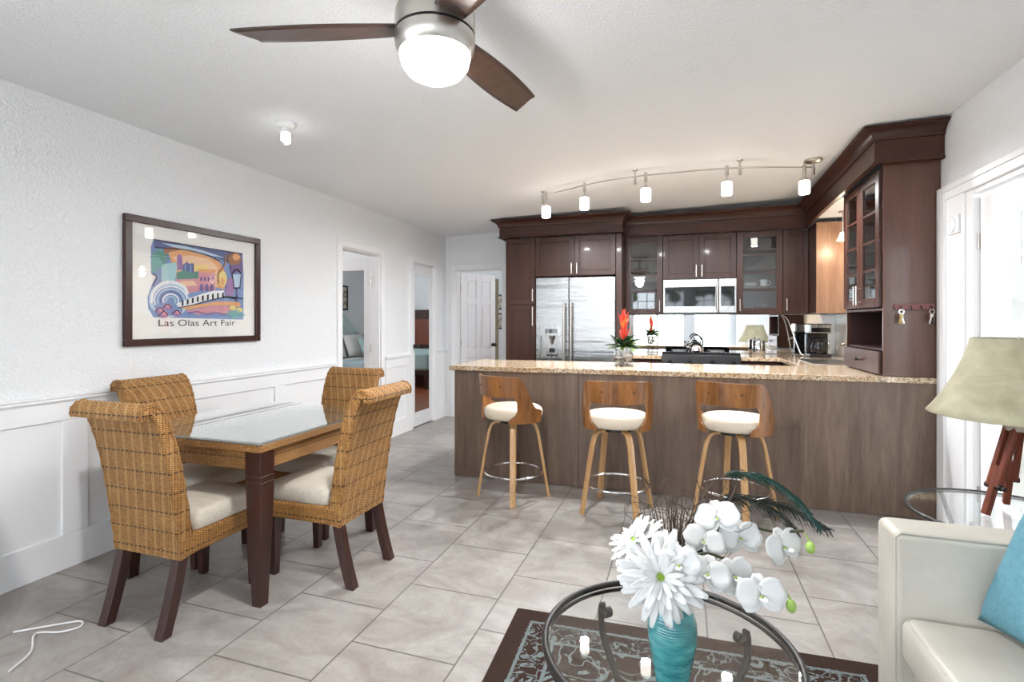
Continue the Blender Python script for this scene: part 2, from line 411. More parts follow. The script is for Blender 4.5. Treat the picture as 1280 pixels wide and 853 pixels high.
w.box(XL-.12, XL, D1[0], D1[1], D1[2], HT).box(XL-.12, XL, D2[0], D2[1], D2[2], HT)
struct(w.build('wall_left', M['wall'], smooth=0))
D3 = (-2.905, -2.235, 1.985)
w = MB().box(XL, D3[0], YB, YB+.12, 0, HT).box(D3[0], D3[1], YB, YB+.12, D3[2], HT).box(D3[1], XR+.12, YB, YB+.12, 0, HT)
struct(w.build('wall_back', M['wall'], smooth=0))
D4 = (2.72, 3.70, 2.05)
w = MB().box(XR, XR+.14, YF, D4[0], 0, HT).box(XR, XR+.14, D4[1], YB, 0, HT).box(XR, XR+.14, D4[0], D4[1], D4[2], HT)
struct(w.build('wall_right', M['wall'], smooth=0))
WN = (-2.95, 1.45, 2.30)
w = MB().box(XL-.12, WN[0], YF-.12, YF, 0, HT).box(WN[1], XR+.14, YF-.12, YF, 0, HT).box(WN[0], WN[1], YF-.12, YF, WN[2], HT)
w.box(-1.75, -1.45, YF-.12, YF, 0, WN[2]).box(.05, .35, YF-.12, YF, 0, WN[2])
struct(w.build('wall_front', M['wall'], smooth=0))
# glazed sliding doors behind the camera
f = MB()
for k in range(5):
    x = WN[0]+(WN[1]-WN[0])*k/4; f.box(x-.045, x+.045, YF-.09, YF-.03, 0, WN[2])
f.box(WN[0], WN[1], YF-.09, YF-.03, 0, .09).box(WN[0], WN[1], YF-.09, YF-.03, WN[2]-.08, WN[2])
for k in range(1, 6): f.box(WN[0], WN[1], YF-.07, YF-.05, WN[2]*k/6-.014, WN[2]*k/6+.014)
for k in range(1, 16): f.box(WN[0]+.275*k-.012, WN[0]+.275*k+.012, YF-.07, YF-.05, 0, WN[2])
fr_ = struct(f.build('window_1', M['trim'], bevel=.004))
box(WN[0], WN[1], YF-.062, YF-.058, .09, WN[2]-.08).build('pane', M['pane'], fr_, smooth=0)

f = MB()
for k in range(4):
    y = LW[0]+(LW[1]-LW[0])*k/3; f.box(XL-.09, XL-.03, y-.035, y+.035, LW[2], LW[3])
f.box(XL-.09, XL-.03, LW[0], LW[1], LW[2], LW[2]+.07).box(XL-.09, XL-.03, LW[0], LW[1], LW[3]-.07, LW[3])
f2_ = struct(f.build('window_added', M['trim'], bevel=.004)); box(XL-.062, XL-.058, LW[0], LW[1], LW[2]+.07, LW[3]-.07).build('pane', M['pane'], f2_, smooth=0)  # unseen window, added to let light in from the left
# wainscot on the left wall
def wainscot(y0, y1, stiles, name, seam=None):
    t = MB()
    t.box(XL, XL+.016, y0, y1, .775, .895)
    t.box(XL, XL+.016, y0, y1, .0, .18)
    for a, b in stiles: t.box(XL, XL+.016, a, b, .18, .775)
    o = struct(t.build(name, M['trim'], bevel=.003))
    b = MB().box(XL, XL+.004, y0, y1, .18, .775); b.build('panel_board', M['trim'], o, smooth=0)
    m = MB().prism([(XL, .872), (XL+.022, .872), (XL+.030, .884), (XL+.028, .893), (XL+.034, .897), (XL+.034, .905), (XL, .905)], y0, y1, 'y')
    m.build('chair_rail', M['trim'], o, bevel=.002)
wainscot(.12, 4.02, [(.12, .24), (1.786, 1.907), (3.247, 3.356), (3.90, 4.02)], 'trim_1')
wainscot(4.835, 5.355, [(4.835, 4.92), (5.27, 5.355)], 'trim_2')
wainscot(6.08, YB, [(6.08, 6.13), (6.29, YB)], 'trim_3')
def casing(y0, y1, zt, w_, name):
    t = MB()
    t.box(XL, XL+.02, y0-w_, y0, 0, zt+w_).box(XL, XL+.02, y1, y1+w_, 0, zt+w_).box(XL, XL+.02, y0, y1, zt, zt+w_)
    t.box(XL-.12, XL, y0-.001, y0+.012, 0, zt).box(XL-.12, XL, y1-.012, y1+.001, 0, zt).box(XL-.12, XL, y0, y1, zt-.012, zt)
    return struct(t.build(name, M['trim'], bevel=.004))
casing(D1[0], D1[1], D1[2], .065, 'trim_4'); casing(D2[0], D2[1], D2[2], .075, 'trim_5')
t = MB().box(D3[0]-.07, D3[0], YB-.02, YB, 0, D3[2]+.07).box(D3[1], D3[1]+.055, YB-.02, YB, 0, D3[2]+.07).box(D3[0], D3[1], YB-.02, YB, D3[2], D3[2]+.07)
t.box(D3[0]-.001, D3[0]+.012, YB, YB+.12, 0, D3[2]).box(D3[1]-.012, D3[1]+.001, YB, YB+.12, 0, D3[2]).box(D3[0], D3[1], YB, YB+.12, D3[2]-.012, D3[2])
struct(t.build('trim_6', M['trim'], bevel=.004))
# door with a mirror set in it; local: leaf along +x from the hinge, front face -y
def mirror_door(name, wdt, h, sl, sr, rt, rb, loc, rz):
    t = MB().box(0, sl, 0, .035, .01, h).box(wdt-sr, wdt, 0, .035, .01, h).box(sl, wdt-sr, 0, .035, h-rt, h).box(sl, wdt-sr, 0, .035, .01, rb).box(sl, wdt-sr, .012, .03, rb, h-rt)
    o = struct(t.build(name, M['door_white'], bevel=.004)); o.location = loc; o.rotation_euler = (0, 0, rz)
    box(sl, wdt-sr, .006, .010, rb, h-rt).build('mirror', M['mirror'], o, smooth=0)
    for z in (.25, 1.0, h-.25): MB().cyl((-.004, -.004, z-.045), (-.004, -.004, z+.045), .007).build('hinge', M['nickel'], o)
    k = MB().lathe([(.026, 0), (.026, .006), (.009, .01), (.009, .035), (.026, .045), (.028, .058), (.02, .07), (.002, .073)], n=20)
    k.v = [(wdt-.06+p[0], -p[2], .99+p[1]) for p in k.v]; k.build('knob', M['iron'], o)
    return o
mirror_door('door_1', .64, 1.97, .085, .09, .13, .19, (XL-.105, D1[1]-.015, 0), R(180)).scale = (1, -1, 1)
mirror_door('door_2', .565, 1.985, .085, .095, .13, .18, (XL-.012, D2[1]-.003, 0), R(-90)).scale = (1, -1, 1)
# six panel door ajar in the back wall
def six_panel(wdt, h):
    t = MB(); d = .035
    xs = [0, .10, wdt/2-.045, wdt/2+.045, wdt-.10, wdt]; zs = [.01, .2, .78, .90, 1.53, 1.62, 1.86, h]
    t.box(xs[0], xs[1], 0, d, zs[0], h).box(xs[4], xs[5], 0, d, zs[0], h).box(xs[2], xs[3], 0, d, zs[0], h)
    for a, b in ((0, 1), (2, 3), (4, 5), (6, 7)): 
        t.box(xs[1], xs[2], 0, d, zs[a], zs[b]).box(xs[3], xs[4], 0, d, zs[a], zs[b])
    for a, b in ((1, 2), (3, 4), (5, 6)):
        for x0, x1 in ((xs[1], xs[2]), (xs[3], xs[4])):
            t.box(x0, x1, .010, d-.010, zs[a], zs[b]); t.box(x0+.025, x1-.025, .003, d-.003, zs[a]+.025, zs[b]-.025)
    return t
d3 = struct(six_panel(.655, 1.965).build('door_3', M['door_white'], bevel=.004)); d3.location = (D3[0]+.02, YB+.125, 0); d3.rotation_euler = (0, 0, R(64))
for s_, y in ((-1, 0), (1, .035)):
    k = MB().lathe([(.026, 0), (.026, .006), (.009, .01), (.009, .035), (.026, .045), (.028, .058), (.02, .07), (.002, .073)], n=20)
    k.v = [(.655-.06+p[0], y+s_*p[2], .95+p[1]) for p in k.v]; k.build('knob', M['iron'], d3)
for z in (.25, 1.0, 1.75): MB().cyl((-.004, -.004, z-.045), (-.004, -.004, z+.045), .007).build('hinge', M['nickel'], d3)
# french door on the right wall
t = MB()
t.prism([(3.995, XR), (3.995, XR-.03), (3.96, XR-.034), (3.93, XR-.024), (3.905, XR-.03), (3.905, XR)], 0, 2.10, 'z')
t.v = [(p[1], p[0], p[2]) for p in t.v]
t.box(XR-.014, XR, 3.70, 3.905, 0, 2.10)
t.box(XR-.03, XR, D4[0]-.09, 3.995, 2.10, 2.135).box(XR-.022, XR, D4[0]-.09, 3.98, D4[2], 2.10).box(XR-.02, XR, D4[0]-.09, D4[0], 0, 2.10)
t.box(XR-.002, XR+.14, D4[1]-.075, D4[1], 0, D4[2]).box(XR, XR+.14, D4[0], D4[0]+.03, 0, D4[2]).box(XR, XR+.14, D4[0], D4[1], D4[2]-.03, D4[2])
cs = struct(t.build('trim_7', M['trim'], bevel=.003))
r_ = MB().box(XR-.03, XR-.014, 3.73, 3.86, 1.82, 1.93); r_.build('corner_block', M['trim'], cs, bevel=.006)
r_ = MB().lathe([(.045, 0), (.045, .008), (.034, .014), (.026, .008), (.012, .016), (.002, .018)], n=20); r_.v = [(XR-.03-p[2], 3.795+p[0], 1.875+p[1]) for p in r_.v]; r_.build('rosette', M['trim'], cs)
t = MB(); y0, y1 = D4[0]+.035, D4[1]-.08
t.box(XR+.03, XR+.075, y1-.16, y1, .02, 2.0).box(XR+.03, XR+.075, y0, y0+.13, .02, 2.0).box(XR+.03, XR+.075, y0+.13, y1-.16, 1.87, 2.0).box(XR+.03, XR+.075, y0+.13, y1-.16, .02, .28)
d4 = struct(t.build('door_4', M['trim'], bevel=.006))
t = MB()
for z0, z1, a, b in ((.27, 1.88, y1-.175, y1-.155), (.27, 1.88, y0+.125, y0+.145)): t.box(XR+.02, XR+.03, a, b, z0, z1)
t.box(XR+.02, XR+.03, y0+.13, y1-.16, .27, .29).box(XR+.02, XR+.03, y0+.13, y1-.16, 1.86, 1.88); t.build('glazing_bead', M['trim'], d4, bevel=.003)
box(XR+.05, XR+.055, y0+.13, y1-.16, .28, 1.87).build('pane', M['pane'], d4, smooth=0)
k = MB().lathe([(.026, 0), (.026, .006), (.010, .01), (.010, .035), (.026, .045), (.028, .058), (.02, .07), (.002, .073)], n=20); k.v = [(XR+.03-p[2], y1-.06+p[0], .93+p[1]) for p in k.v]; k.build('knob', M['chrome'], d4)
k = MB().lathe([(.028, 0), (.028, .01), (.022, .018), (.002, .02)], n=20); k.v = [(XR+.03-p[2], y1-.06+p[0], 1.07+p[1]) for p in k.v]; k.build('deadbolt', M['chrome'], d4)
for z in (.3, 1.02, 1.75): MB().cyl((XR+.025, y1+.004, z-.045), (XR+.025, y1+.004, z+.045), .008).build('hinge', M['nickel'], d4)

# rooms beyond the doors
struct(MB().box(-3.9, -3.82, 5.42, YB+.1, 0, 2.5).box(-3.82, XL-.12, 5.42, 5.43, 0, 2.5).box(-3.82, XL-.12, YB+.02, YB+.1, 0, 2.5).box(-3.82, XL-.12, 5.42, YB+.1, 2.4, 2.5).box(-3.82, XL-.12, 5.42, YB+.1, -.1, 0).build('closet_light_stop', M['room_wall'], smooth=0))  # unseen box, added to stop sky light leaking under the closet door
w = MB().box(-6.12, -6.0, .45, 5.4, 0, 2.5).box(-6.0, XL-.12, .40, .52, 0, 2.5).box(-6.0, XL-.12, 5.3, 5.42, 0, 2.5)
struct(w.build('wall_bedroom', M['room_wall'], smooth=0))
struct(box(-6.12, XL-.12, .4, 5.42, 2.46, 2.56).build('ceiling_bedroom', M['ceil'], smooth=0))
struct(box(-6.12, XL-.12, .4, 5.42, -.1, 0).build('floor_bedroom', M['wood_floor'], smooth=0))
w = MB().box(-3.32, -3.2, YB+.12, 10.9, 0, 2.5).box(-3.2, 1.4, 10.8, 10.92, 0, 2.5).box(1.3, 1.42, YB+.12, 10.8, 0, 2.5)
struct(w.build('wall_guest_room', M['room_wall'], smooth=0))
struct(box(-3.32, 1.42, YB+.12, 10.92, 2.64, 2.74).build('ceiling_guest_room', M['ceil'], smooth=0))
struct(box(-3.32, 1.42, YB+.1, 10.92, -.1, 0).build('floor_guest_room', M['wood_floor'], smooth=0))

# outdoors
struct(MB().box(-9, 12, -15, YF-.12, -.14, -.03).box(-9, -6.2, YF-.12, 8, -.14, -.03).box(-6.2, XL-.12, YF-.12, .4, -.14, -.03).build('patio_ground', M['concrete'], smooth=0))
struct(box(XR+.14, 12, YF-.12, 14, -.14, -.03).build('side_yard_ground', M['concrete'], smooth=0))
h = MB(); random.seed(3)
for tx in (-6.5, -3.2, .4, 2.2, 5.0):
    h.cyl((tx, -13.5, 0), (tx, -13.5, 2.4), .12, .08, 8)
    for k in range(90):
        v = Vector((random.gauss(0, 1), random.gauss(0, 1), random.gauss(0, 1))).normalized()*random.uniform(.5, 1.3)
        h.ball((tx+v.x*1.1, -13.5+v.y, 3.2+v.z*.9), random.uniform(.12, .3), 6, 4)
struct(h.build('garden_trees', M['green'], smooth=0))

# ------------------------------------------------------------------ kitchen cabinets
def shaker(x0, x1, z0, z1, T, fw=.055):
    t = MB(); t.T = T; g = .0015
    x0 += g; x1 -= g; z0 += g; z1 -= g
    t.box(x0, x0+fw, -.02, 0, z0, z1).box(x1-fw, x1, -.02, 0, z0, z1).box(x0+fw, x1-fw, -.02, 0, z0, z0+fw).box(x0+fw, x1-fw, -.02, 0, z1-fw, z1)
    # bevelled step and flat field
    a = .012
    t.box(x0+fw, x1-fw, -.008, -.002, z0+fw, z1-fw)
    for q in ((x0+fw, x0+fw+a, z0+fw, z1-fw), (x1-fw-a, x1-fw, z0+fw, z1-fw), (x0+fw+a, x1-fw-a, z0+fw, z0+fw+a), (x0+fw+a, x1-fw-a, z1-fw-a, z1-fw)):
        t.box(q[0], q[1], -.013, -.004, q[2], q[3])
    return t
def glass_door(x0, x1, z0, z1, T, rows, cols=1, fw=.06):
    t = MB(); t.T = T; g = .0015; x0 += g; x1 -= g; z0 += g; z1 -= g
    t.box(x0, x0+fw, -.02, 0, z0, z1).box(x1-fw, x1, -.02, 0, z0, z1).box(x0+fw, x1-fw, -.02, 0, z0, z0+fw).box(x0+fw, x1-fw, -.02, 0, z1-fw, z1)
    for k in range(1, rows):
        z = z0+fw+(z1-z0-2*fw)*k/rows; t.box(x0+fw, x1-fw, -.017, -.003, z-.008, z+.008)
    for k in range(1, cols):
        x = x0+fw+(x1-x0-2*fw)*k/cols; t.box(x-.008, x+.008, -.017, -.003, z0+fw, z1-fw)
    p = MB(); p.T = T; p.box(x0+fw, x1-fw, -.011, -.008, z0+fw, z1-fw)
    return t, p
def bar_handle(x, z0, z1, T):
    t = MB(); t.T = T
    t.cyl((x, -.05, z0), (x, -.05, z1), .006, n=10); t.cyl((x, -.02, z0+.02), (x, -.05, z0+.02), .005, n=8); t.cyl((x, -.02, z1-.02), (x, -.05, z1-.02), .005, n=8)
    return t
def facing_y(y): return Matrix.Translation((0, y, 0))
def facing_x(x): return Matrix.Translation((x, 0, 0)) @ Matrix.Rotation(R(-90), 4, 'Z')   # local x -> -y, local -y -> -x
def door_part(t, c, doors, T):
    for (x0, x1, z0, z1, hx, h0, h1) in doors:
        d = shaker(x0, x1, z0, z1, T).build('door', M['cab'], c, bevel=.002)
        bar_handle(hx, h0, h1, T).build('handle', M['nickel'], d)
def shellbox(x0, x1, y0, y1, z0, z1, th=.018, shelves=()):   # open towards -y
    t = MB().box(x0, x0+th, y0, y1, z0, z1).box(x1-th, x1, y0, y1, z0, z1).box(x0+th, x1-th, y0, y1, z0, z0+th).box(x0+th, x1-th, y0, y1, z1-th, z1).box(x0+th, x1-th, y1-th, y1, z0+th, z1-th)
    for z in shelves: t.box(x0+th, x1-th, y0+.02, y1-th, z-.009, z+.009)
    return t
YT, YU, BW = 5.65, 6.0, YB-.004
ZD = 2.25
c = thing('pantry_cabinet', 'tall narrow espresso pantry cabinet beside the fridge, two stacked doors', 'cabinet', (-1.765, YT, 0)); Ti = Matrix.Translation((1.765, -YT, 0))
def P(mb, name, m, parent, **kw):
    o = mb.build(name, m, parent, **kw); return o
def at(root): return Matrix.Translation(-Vector(root.location))
def place(root, T): return at(root) @ T
b = box(-1.943, -1.588, YT, BW, .10, ZD); b.box(-1.943, -1.588, YT+.06, BW, 0, .10); b.v = [tuple(at(c) @ Vector(p)) for p in b.v]; b.build('carcass', M['cab'], c, bevel=.002)
door_part(None, c, [(-1.943, -1.588, 1.488, ZD-.005, -1.612, 1.52, 1.66), (-1.943, -1.588, .11, 1.478, -1.612, 1.24, 1.46)], place(c, facing_y(YT)))
c = thing('fridge_top_cabinet', 'espresso two door cabinet mounted above the steel fridge', 'cabinet', (-1.13, YT, 1.8))
b = box(-1.585, -.682, YT, BW, 1.80, ZD); b.v = [tuple(at(c) @ Vector(p)) for p in b.v]; b.build('carcass', M['cab'], c, bevel=.002)
door_part(None, c, [(-1.585, -1.133, 1.80, ZD-.005, -1.163, 1.82, 1.94), (-1.133, -.682, 1.80, ZD-.005, -1.103, 1.82, 1.94)], place(c, facing_y(YT)))
b = box(-.679, -.617, YT, BW, 0, ZD); tag(b.build('filler_panel', M['cab'], bevel=.003), 'tall espresso side panel between the fridge and glass cabinet', 'panel')
# glass fronted wall cabinets
def glass_cab(name, label, x0, x1, hx, hz):
    c = thing(name, label, 'cabinet', ((x0+x1)/2, YU, 1.37))
    b = shellbox(x0, x1, YU, BW, 1.37, ZD, shelves=(1.66, 1.86, 2.06)); b.v = [tuple(at(c) @ Vector(p)) for p in b.v]; b.build('carcass', M['inside'], c)
    f, p = glass_door(x0, x1, 1.372, ZD-.003, place(c, facing_y(YU)), 4)
    d = f.build('door', M['cab'], c, bevel=.002); p.build('pane', M['cabglass'], d, smooth=0)
    bar_handle(hx, hz, hz+.13, place(c, facing_y(YU))).build('handle', M['nickel'], d)
    return c
glass_cab('glass_cabinet', 'espresso wall cabinet with glass door between fridge and microwave', -.612, -.204, -.235, 1.40)
glass_cab('glass_cabinet', 'espresso glass door wall cabinet to the other side of the microwave, dishes inside', .562, 1.005, .592, 1.40)
c = thing('microwave_cabinet', 'espresso two door wall cabinet directly above the microwave', 'cabinet', (.18, YU, 1.755))
b = box(-.2, .559, YU, BW, 1.755, ZD); b.v = [tuple(at(c) @ Vector(p)) for p in b.v]; b.build('carcass', M['cab'], c, bevel=.002)
door_part(None, c, [(-.2, .18, 1.757, ZD-.003, .15, 1.78, 1.91), (.18, .559, 1.757, ZD-.003, .21, 1.78, 1.91)], place(c, facing_y(YU)))
c = thing('narrow_cabinet', 'narrow espresso wall cabinet with single door in the kitchen corner', 'cabinet', (1.09, YU, 1.37))
b = box(1.008, 1.246, YU, BW, 1.37, ZD); b.v = [tuple(at(c) @ Vector(p)) for p in b.v]; b.build('carcass', M['cab'], c, bevel=.002)
door_part(None, c, [(1.008, 1.20, 1.372, ZD-.003, 1.04, 1.40, 1.53)], place(c, facing_y(YU)))
c = thing('corner_cabinet', 'wall cabinet over the coffee maker with a light brown wooden side', 'cabinet', (1.25, 5.7, 1.37))
b = box(1.25, XR-.004, 5.70, YU-.002, 1.37, ZD+.01).box(1.25, XR-.004, YU-.002, BW, 1.37, ZD+.01); b.v = [tuple(at(c) @ Vector(p)) for p in b.v]; b.build('carcass', M['cab'], c, bevel=.002)
b = box(1.25, XR-.004, 5.688, 5.70, 1.37, ZD+.01); b.v = [tuple(at(c) @ Vector(p)) for p in b.v]; b.build('side_panel', M['paler'], c)['label'] = 'light brown wood side'
# hutch at the end of the counter
XH = 1.27
c = thing('hutch_cabinet', 'tall espresso cabinet standing on the granite with glass doors, cubby and drawer', 'cabinet', (1.43, 4.4, .925))
def loc(mb): mb.v = [tuple(at(c) @ Vector(p)) for p in mb.v]; return mb
ya, yb, zt = 4.02, 4.80, 2.31
b = box(XH, XR-.004, yb-.018, yb, .927, zt).box(XH, XR-.004, ya, yb-.018, zt-.018, zt).box(XR-.02, XR-.004, ya, yb-.018, 1.37, zt-.018).box(XH, XR-.02, ya, yb-.018, 1.362, 1.38).box(XH, XR-.004, ya, yb-.018, .927, .945)
for z in (1.62, 1.85, 2.08): b.box(XH+.03, XR-.02, ya, yb-.018, z-.009, z+.009)
loc(b).build('carcass', M['cab'], c, bevel=.002)
b = box(XH, XR-.004, ya-.018, ya, .927, 2.345); loc(b).build('end_panel', M['endpanel'], c, bevel=.002)
b = box(XR-.02, XR-.004, ya, yb-.018, 1.10, 1.362).box(XH+.01, XR-.02, ya, yb-.018, 1.092, 1.104).box(XH+.015, XR-.02, ya, ya+.006, 1.104, 1.362).box(XH+.015, XR-.02, yb-.024, yb-.018, 1.104, 1.362)
loc(b).build('cubby', M['redin'], c)['label'] = 'open cubby with dark red inside'
T = place(c, facing_x(XH))
b = MB(); b.T = T; b.box(-yb+.003, -ya-.003, -.02, 0, .935, 1.088); d = b.build('drawer', M['cab'], c, bevel=.004)
k = MB().lathe([(.012, 0), (.006, .012), (.013, .022), (.012, .03), (.002, .033)], n=14); k.T = None
k.v = [tuple(at(c) @ Vector((XH-.02-p[2], 4.41+p[0], 1.012+p[1]))) for p in k.v]; k.build('knob', M['iron'], d)
for y0, y1, hy in ((ya, 4.41, 4.38), (4.41, yb, 4.44)):
    f, p = glass_door(-y1, -y0, 1.385, zt-.004, T, 4, 1, .065); d = f.build('door', M['cab'], c, bevel=.003); p.build('pane', M['cabglass'], d, smooth=0)
    bar_handle(-hy, 1.41, 1.55, T).build('handle', M['nickel'], d)
# soffit over the sink
struct(box(1.24, XR, 4.80, 5.70, 2.30, 2.315).build('trim_8', M['trim'], smooth=0))
# cornices
def cornice(name, label, path, closed_dirs):
    n = len(path); P2 = [Vector((p[0], p[1])) for p in path]; nor = []
    for i in range(n-1):
        d = (P2[i+1]-P2[i]).normalized(); nor.append(Vector((d.y, -d.x)))
    off = []
    for i in range(n):
        a = nor[max(i-1, 0)]; b_ = nor[min(i, n-2)]; off.append((a+b_)/(1+a.dot(b_)))
    def ring(i):
        x, y, zb, zf, zt_ = path[i]; o = off[i]; h_ = zt_-zf
        prof = [(-.02, zb), (.0, zb), (.012, zb+.004), (.012, zb+.016), (0, zb+.022), (0, zf), (.012, zf+.004), (.014, zf+.02*h_/.09), (.022, zf+.38*h_), (.040, zf+.62*h_), (.066, zf+.76*h_), (.074, zf+.80*h_), (.074, zf+.9*h_), (.084, zf+.93*h_), (.084, zt_), (-.02, zt_)]
        return [(x+o.x*q, y+o.y*q, z) for q, z in prof]
    o = MB().rings([ring(i) for i in range(n)]).build(name, M['cabx'], smooth=30)
    return tag(o, label, 'molding')
cornice('crown_molding', 'deep espresso crown molding running above the pantry and fridge', [(-2.01, BW, 2.252, 2.375, 2.46), (-2.01, 5.60, 2.252, 2.375, 2.46), (-.605, 5.60, 2.252, 2.375, 2.462), (-.605, 5.93, 2.252, 2.375, 2.462)], 0)
cornice('crown_molding', 'long espresso crown molding bending round from microwave wall to the hutch end', [(-.60, 5.945, 2.252, 2.385, 2.475), (1.205, 5.945, 2.252, 2.385, 2.485), (1.205, 3.95, 2.325, 2.475, 2.552), (XR-.004, 3.95, 2.325, 2.475, 2.565)], 0)
# base cabinets
def base(name, label, poly_boxes, doors, T, locn):
    global c
    c = thing(name, label, 'cabinet', locn); b = MB()
    for q in poly_boxes: b.box(*q)
    loc(b).build('carcass', M['cab'], c, bevel=.002)
    door_part(None, c, doors, place(c, T))
base('base_cabinet', 'low espresso cabinet on the back wall between fridge and range', [(-.612, -.204, 5.72, BW, .1, .883), (-.612, -.204, 5.78, BW, 0, .1)], [(-.612, -.204, .12, .86, -.24, .68, .80)], facing_y(5.72), (-.41, 5.72, 0))
base('base_cabinet', 'low espresso cabinet on the back wall under the coffee maker', [(.572, .96, 5.72, BW, .1, .883), (.572, .96, 5.78, BW, 0, .1)], [(.572, .96, .12, .86, .61, .68, .80)], facing_y(5.72), (.77, 5.72, 0))
base('sink_cabinet', 'low espresso cabinet under the sink along the french door wall', [(.97, XR-.004, 4.78, BW, .1, .883), (1.03, XR-.004, 4.78, BW, 0, .1)], [(-5.70, -5.24, .12, .86, -5.27, .68, .80), (-5.24, -4.80, .12, .86, -5.21, .68, .80)], facing_x(.97), (1.28, 5.3, 0))
# peninsula
def lerp_y(x): return 3.918+(x+1.81)*(.085/3.37)
c = thing('breakfast_bar', 'long brown wood panelled breakfast bar base under the granite top', 'bar', (-.1, 4.2, 0))
b = MB().prism([(-1.80, lerp_y(-1.80)+.014), (1.565, lerp_y(1.565)+.014), (1.565, 4.66), (-1.80, 4.54)], 0, .884); loc(b).build('carcass', M['panel'], c, smooth=0)
for x0, x1 in ((-1.805, -.7635), (-.7605, .1625), (.1655, 1.568)):
    b = MB().prism([(x0, lerp_y(x0)), (x1, lerp_y(x1)), (x1, lerp_y(x1)+.014), (x0, lerp_y(x0)+.014)], .003, .884); loc(b).build('front_panel', M['panel'], c, bevel=.001)
poly = [(-1.835, lerp_y(-1.835)-.05), (1.585, lerp_y(1.585)-.012), (1.585, BW), (.575, BW), (.575, 5.69), (.93, 5.69), (.93, 4.70), (-1.83, 4.60)]
b = MB().prism(poly, .885, .925)
tag(b.build('granite_countertop', M['granite'], bevel=.006, seg=3), 'speckled beige granite countertop wrapping from bar to sink and corner', 'countertop')
b = box(-.612, -.203, 5.69, BW, .885, .925); tag(b.build('granite_countertop', M['granite'], bevel=.006, seg=3), 'short piece of granite countertop between the fridge and the range', 'countertop')
# mirror backsplash and beige side splash
b = box(-.60, 1.585, BW-.006, BW-.001, .93, 1.366); struct(b.build('trim_9', M['mirror'], smooth=0))
b = box(XR-.012, XR-.001, 4.81, BW-.01, .927, 1.366).box(XR-.012, XR-.001, 4.81, 5.69, 1.366, 1.40); struct(b.build('trim_10', M['beige_tile'], smooth=0))

# ------------------------------------------------------------------ appliances
c = thing('fridge', 'stainless steel side by side fridge with water dispenser', 'fridge', (-1.13, 5.65, 0))
loc(box(-1.578, -.686, 5.70, BW-.02, .02, 1.775)).build('body', M['iron'], c, bevel=.004)
ld = MB()
x0, x1 = -1.577, -1.203
for q in ((x0, -1.545, .07, 1.783), (-1.255, x1, .07, 1.783), (-1.545, -1.255, 1.235, 1.783), (-1.545, -1.255, .07, .875)): ld.box(q[0], q[1], 5.635, 5.695, q[2], q[3])
ld = loc(ld).build('freezer_door', M['fridge'], c)
rd = loc(box(-1.197, -.685, 5.635, 5.695, .07, 1.783)).build('fridge_door', M['fridge'], c, bevel=.008)
for x, d_ in ((-1.243, ld), (-1.165, rd)):
    t = MB().tube([(x, 5.572, .62), (x, 5.572, 1.50)], .013, 12); t.cyl((x, 5.636, .66), (x, 5.572, .66), .010, n=10); t.cyl((x, 5.636, 1.46), (x, 5.572, 1.46), .010, n=10)
    loc(t).build('handle', M['nickel'], d_)
t = MB().box(-1.547, -1.53, 5.628, 5.69, .873, 1.237).box(-1.27, -1.253, 5.628, 5.69, .873, 1.237).box(-1.53, -1.27, 5.628, 5.69, 1.13, 1.237).box(-1.53, -1.27, 5.628, 5.69, .873, .90).box(-1.53, -1.27, 5.685, 5.69, .9, 1.13)
dp = loc(t).build('dispenser', M['steel'], ld, bevel=.006)
t = MB().box(-1.47, -1.33, 5.624, 5.629, 1.155, 1.205); loc(t).build('dispenser_display', M['blackglass'], ld)
t = MB().lathe([(.034, 1.132), (.034, 1.105), (.020, 1.085), (.012, 1.05), (.008, 1.03)], (-1.40, 5.66, 0), 18); loc(t).build('nozzle', M['nickel'], ld)
t = MB().box(-1.46, -1.34, 5.645, 5.68, .90, .915).box(-1.43, -1.37, 5.66, 5.684, .94, .985); loc(t).build('drip_tray', M['iron'], ld)
loc(box(-1.575, -.687, 5.68, 5.72, 0, .06)).build('grille', M['black'], c)

c = thing('microwave', 'stainless over the range microwave with black glass door and control panel', 'microwave', (.18, 5.93, 1.37))
mx0, mx1, mz0, mz1 = -.197, .556, 1.37, 1.752
loc(box(mx0, mx1, 5.96, BW-.02, mz0, mz1)).build('body', M['iron'], c)
loc(box(mx0, .372, 5.925, 5.958, mz0+.012, mz1)).build('door', M['steel'], c, bevel=.006)
loc(box(mx0+.02, .345, 5.920, 5.926, mz0+.085, mz1-.085)).build('door_window', M['blackglass'], c)
loc(box(.378, mx1, 5.925, 5.958, mz0+.012, mz1)).build('control_panel', M['steel'], c, bevel=.006)
loc(box(.40, mx1-.02, 5.920, 5.926, mz0+.085, mz1-.085)).build('keypad', M['blackglass'], c)
t = MB().cyl((.362, 5.885, mz0+.04), (.362, 5.885, mz1-.04), .012); t.cyl((.362, 5.926, mz0+.07), (.362, 5.885, mz0+.07), .008, n=10); t.cyl((.362, 5.926, mz1-.07), (.362, 5.885, mz1-.07), .008, n=10)
loc(t).build('handle', M['nickel'], c)
t = MB().box(mx0, mx1, 5.935, 5.96, mz0, mz0+.012); loc(t).build('vent', M['black'], c)

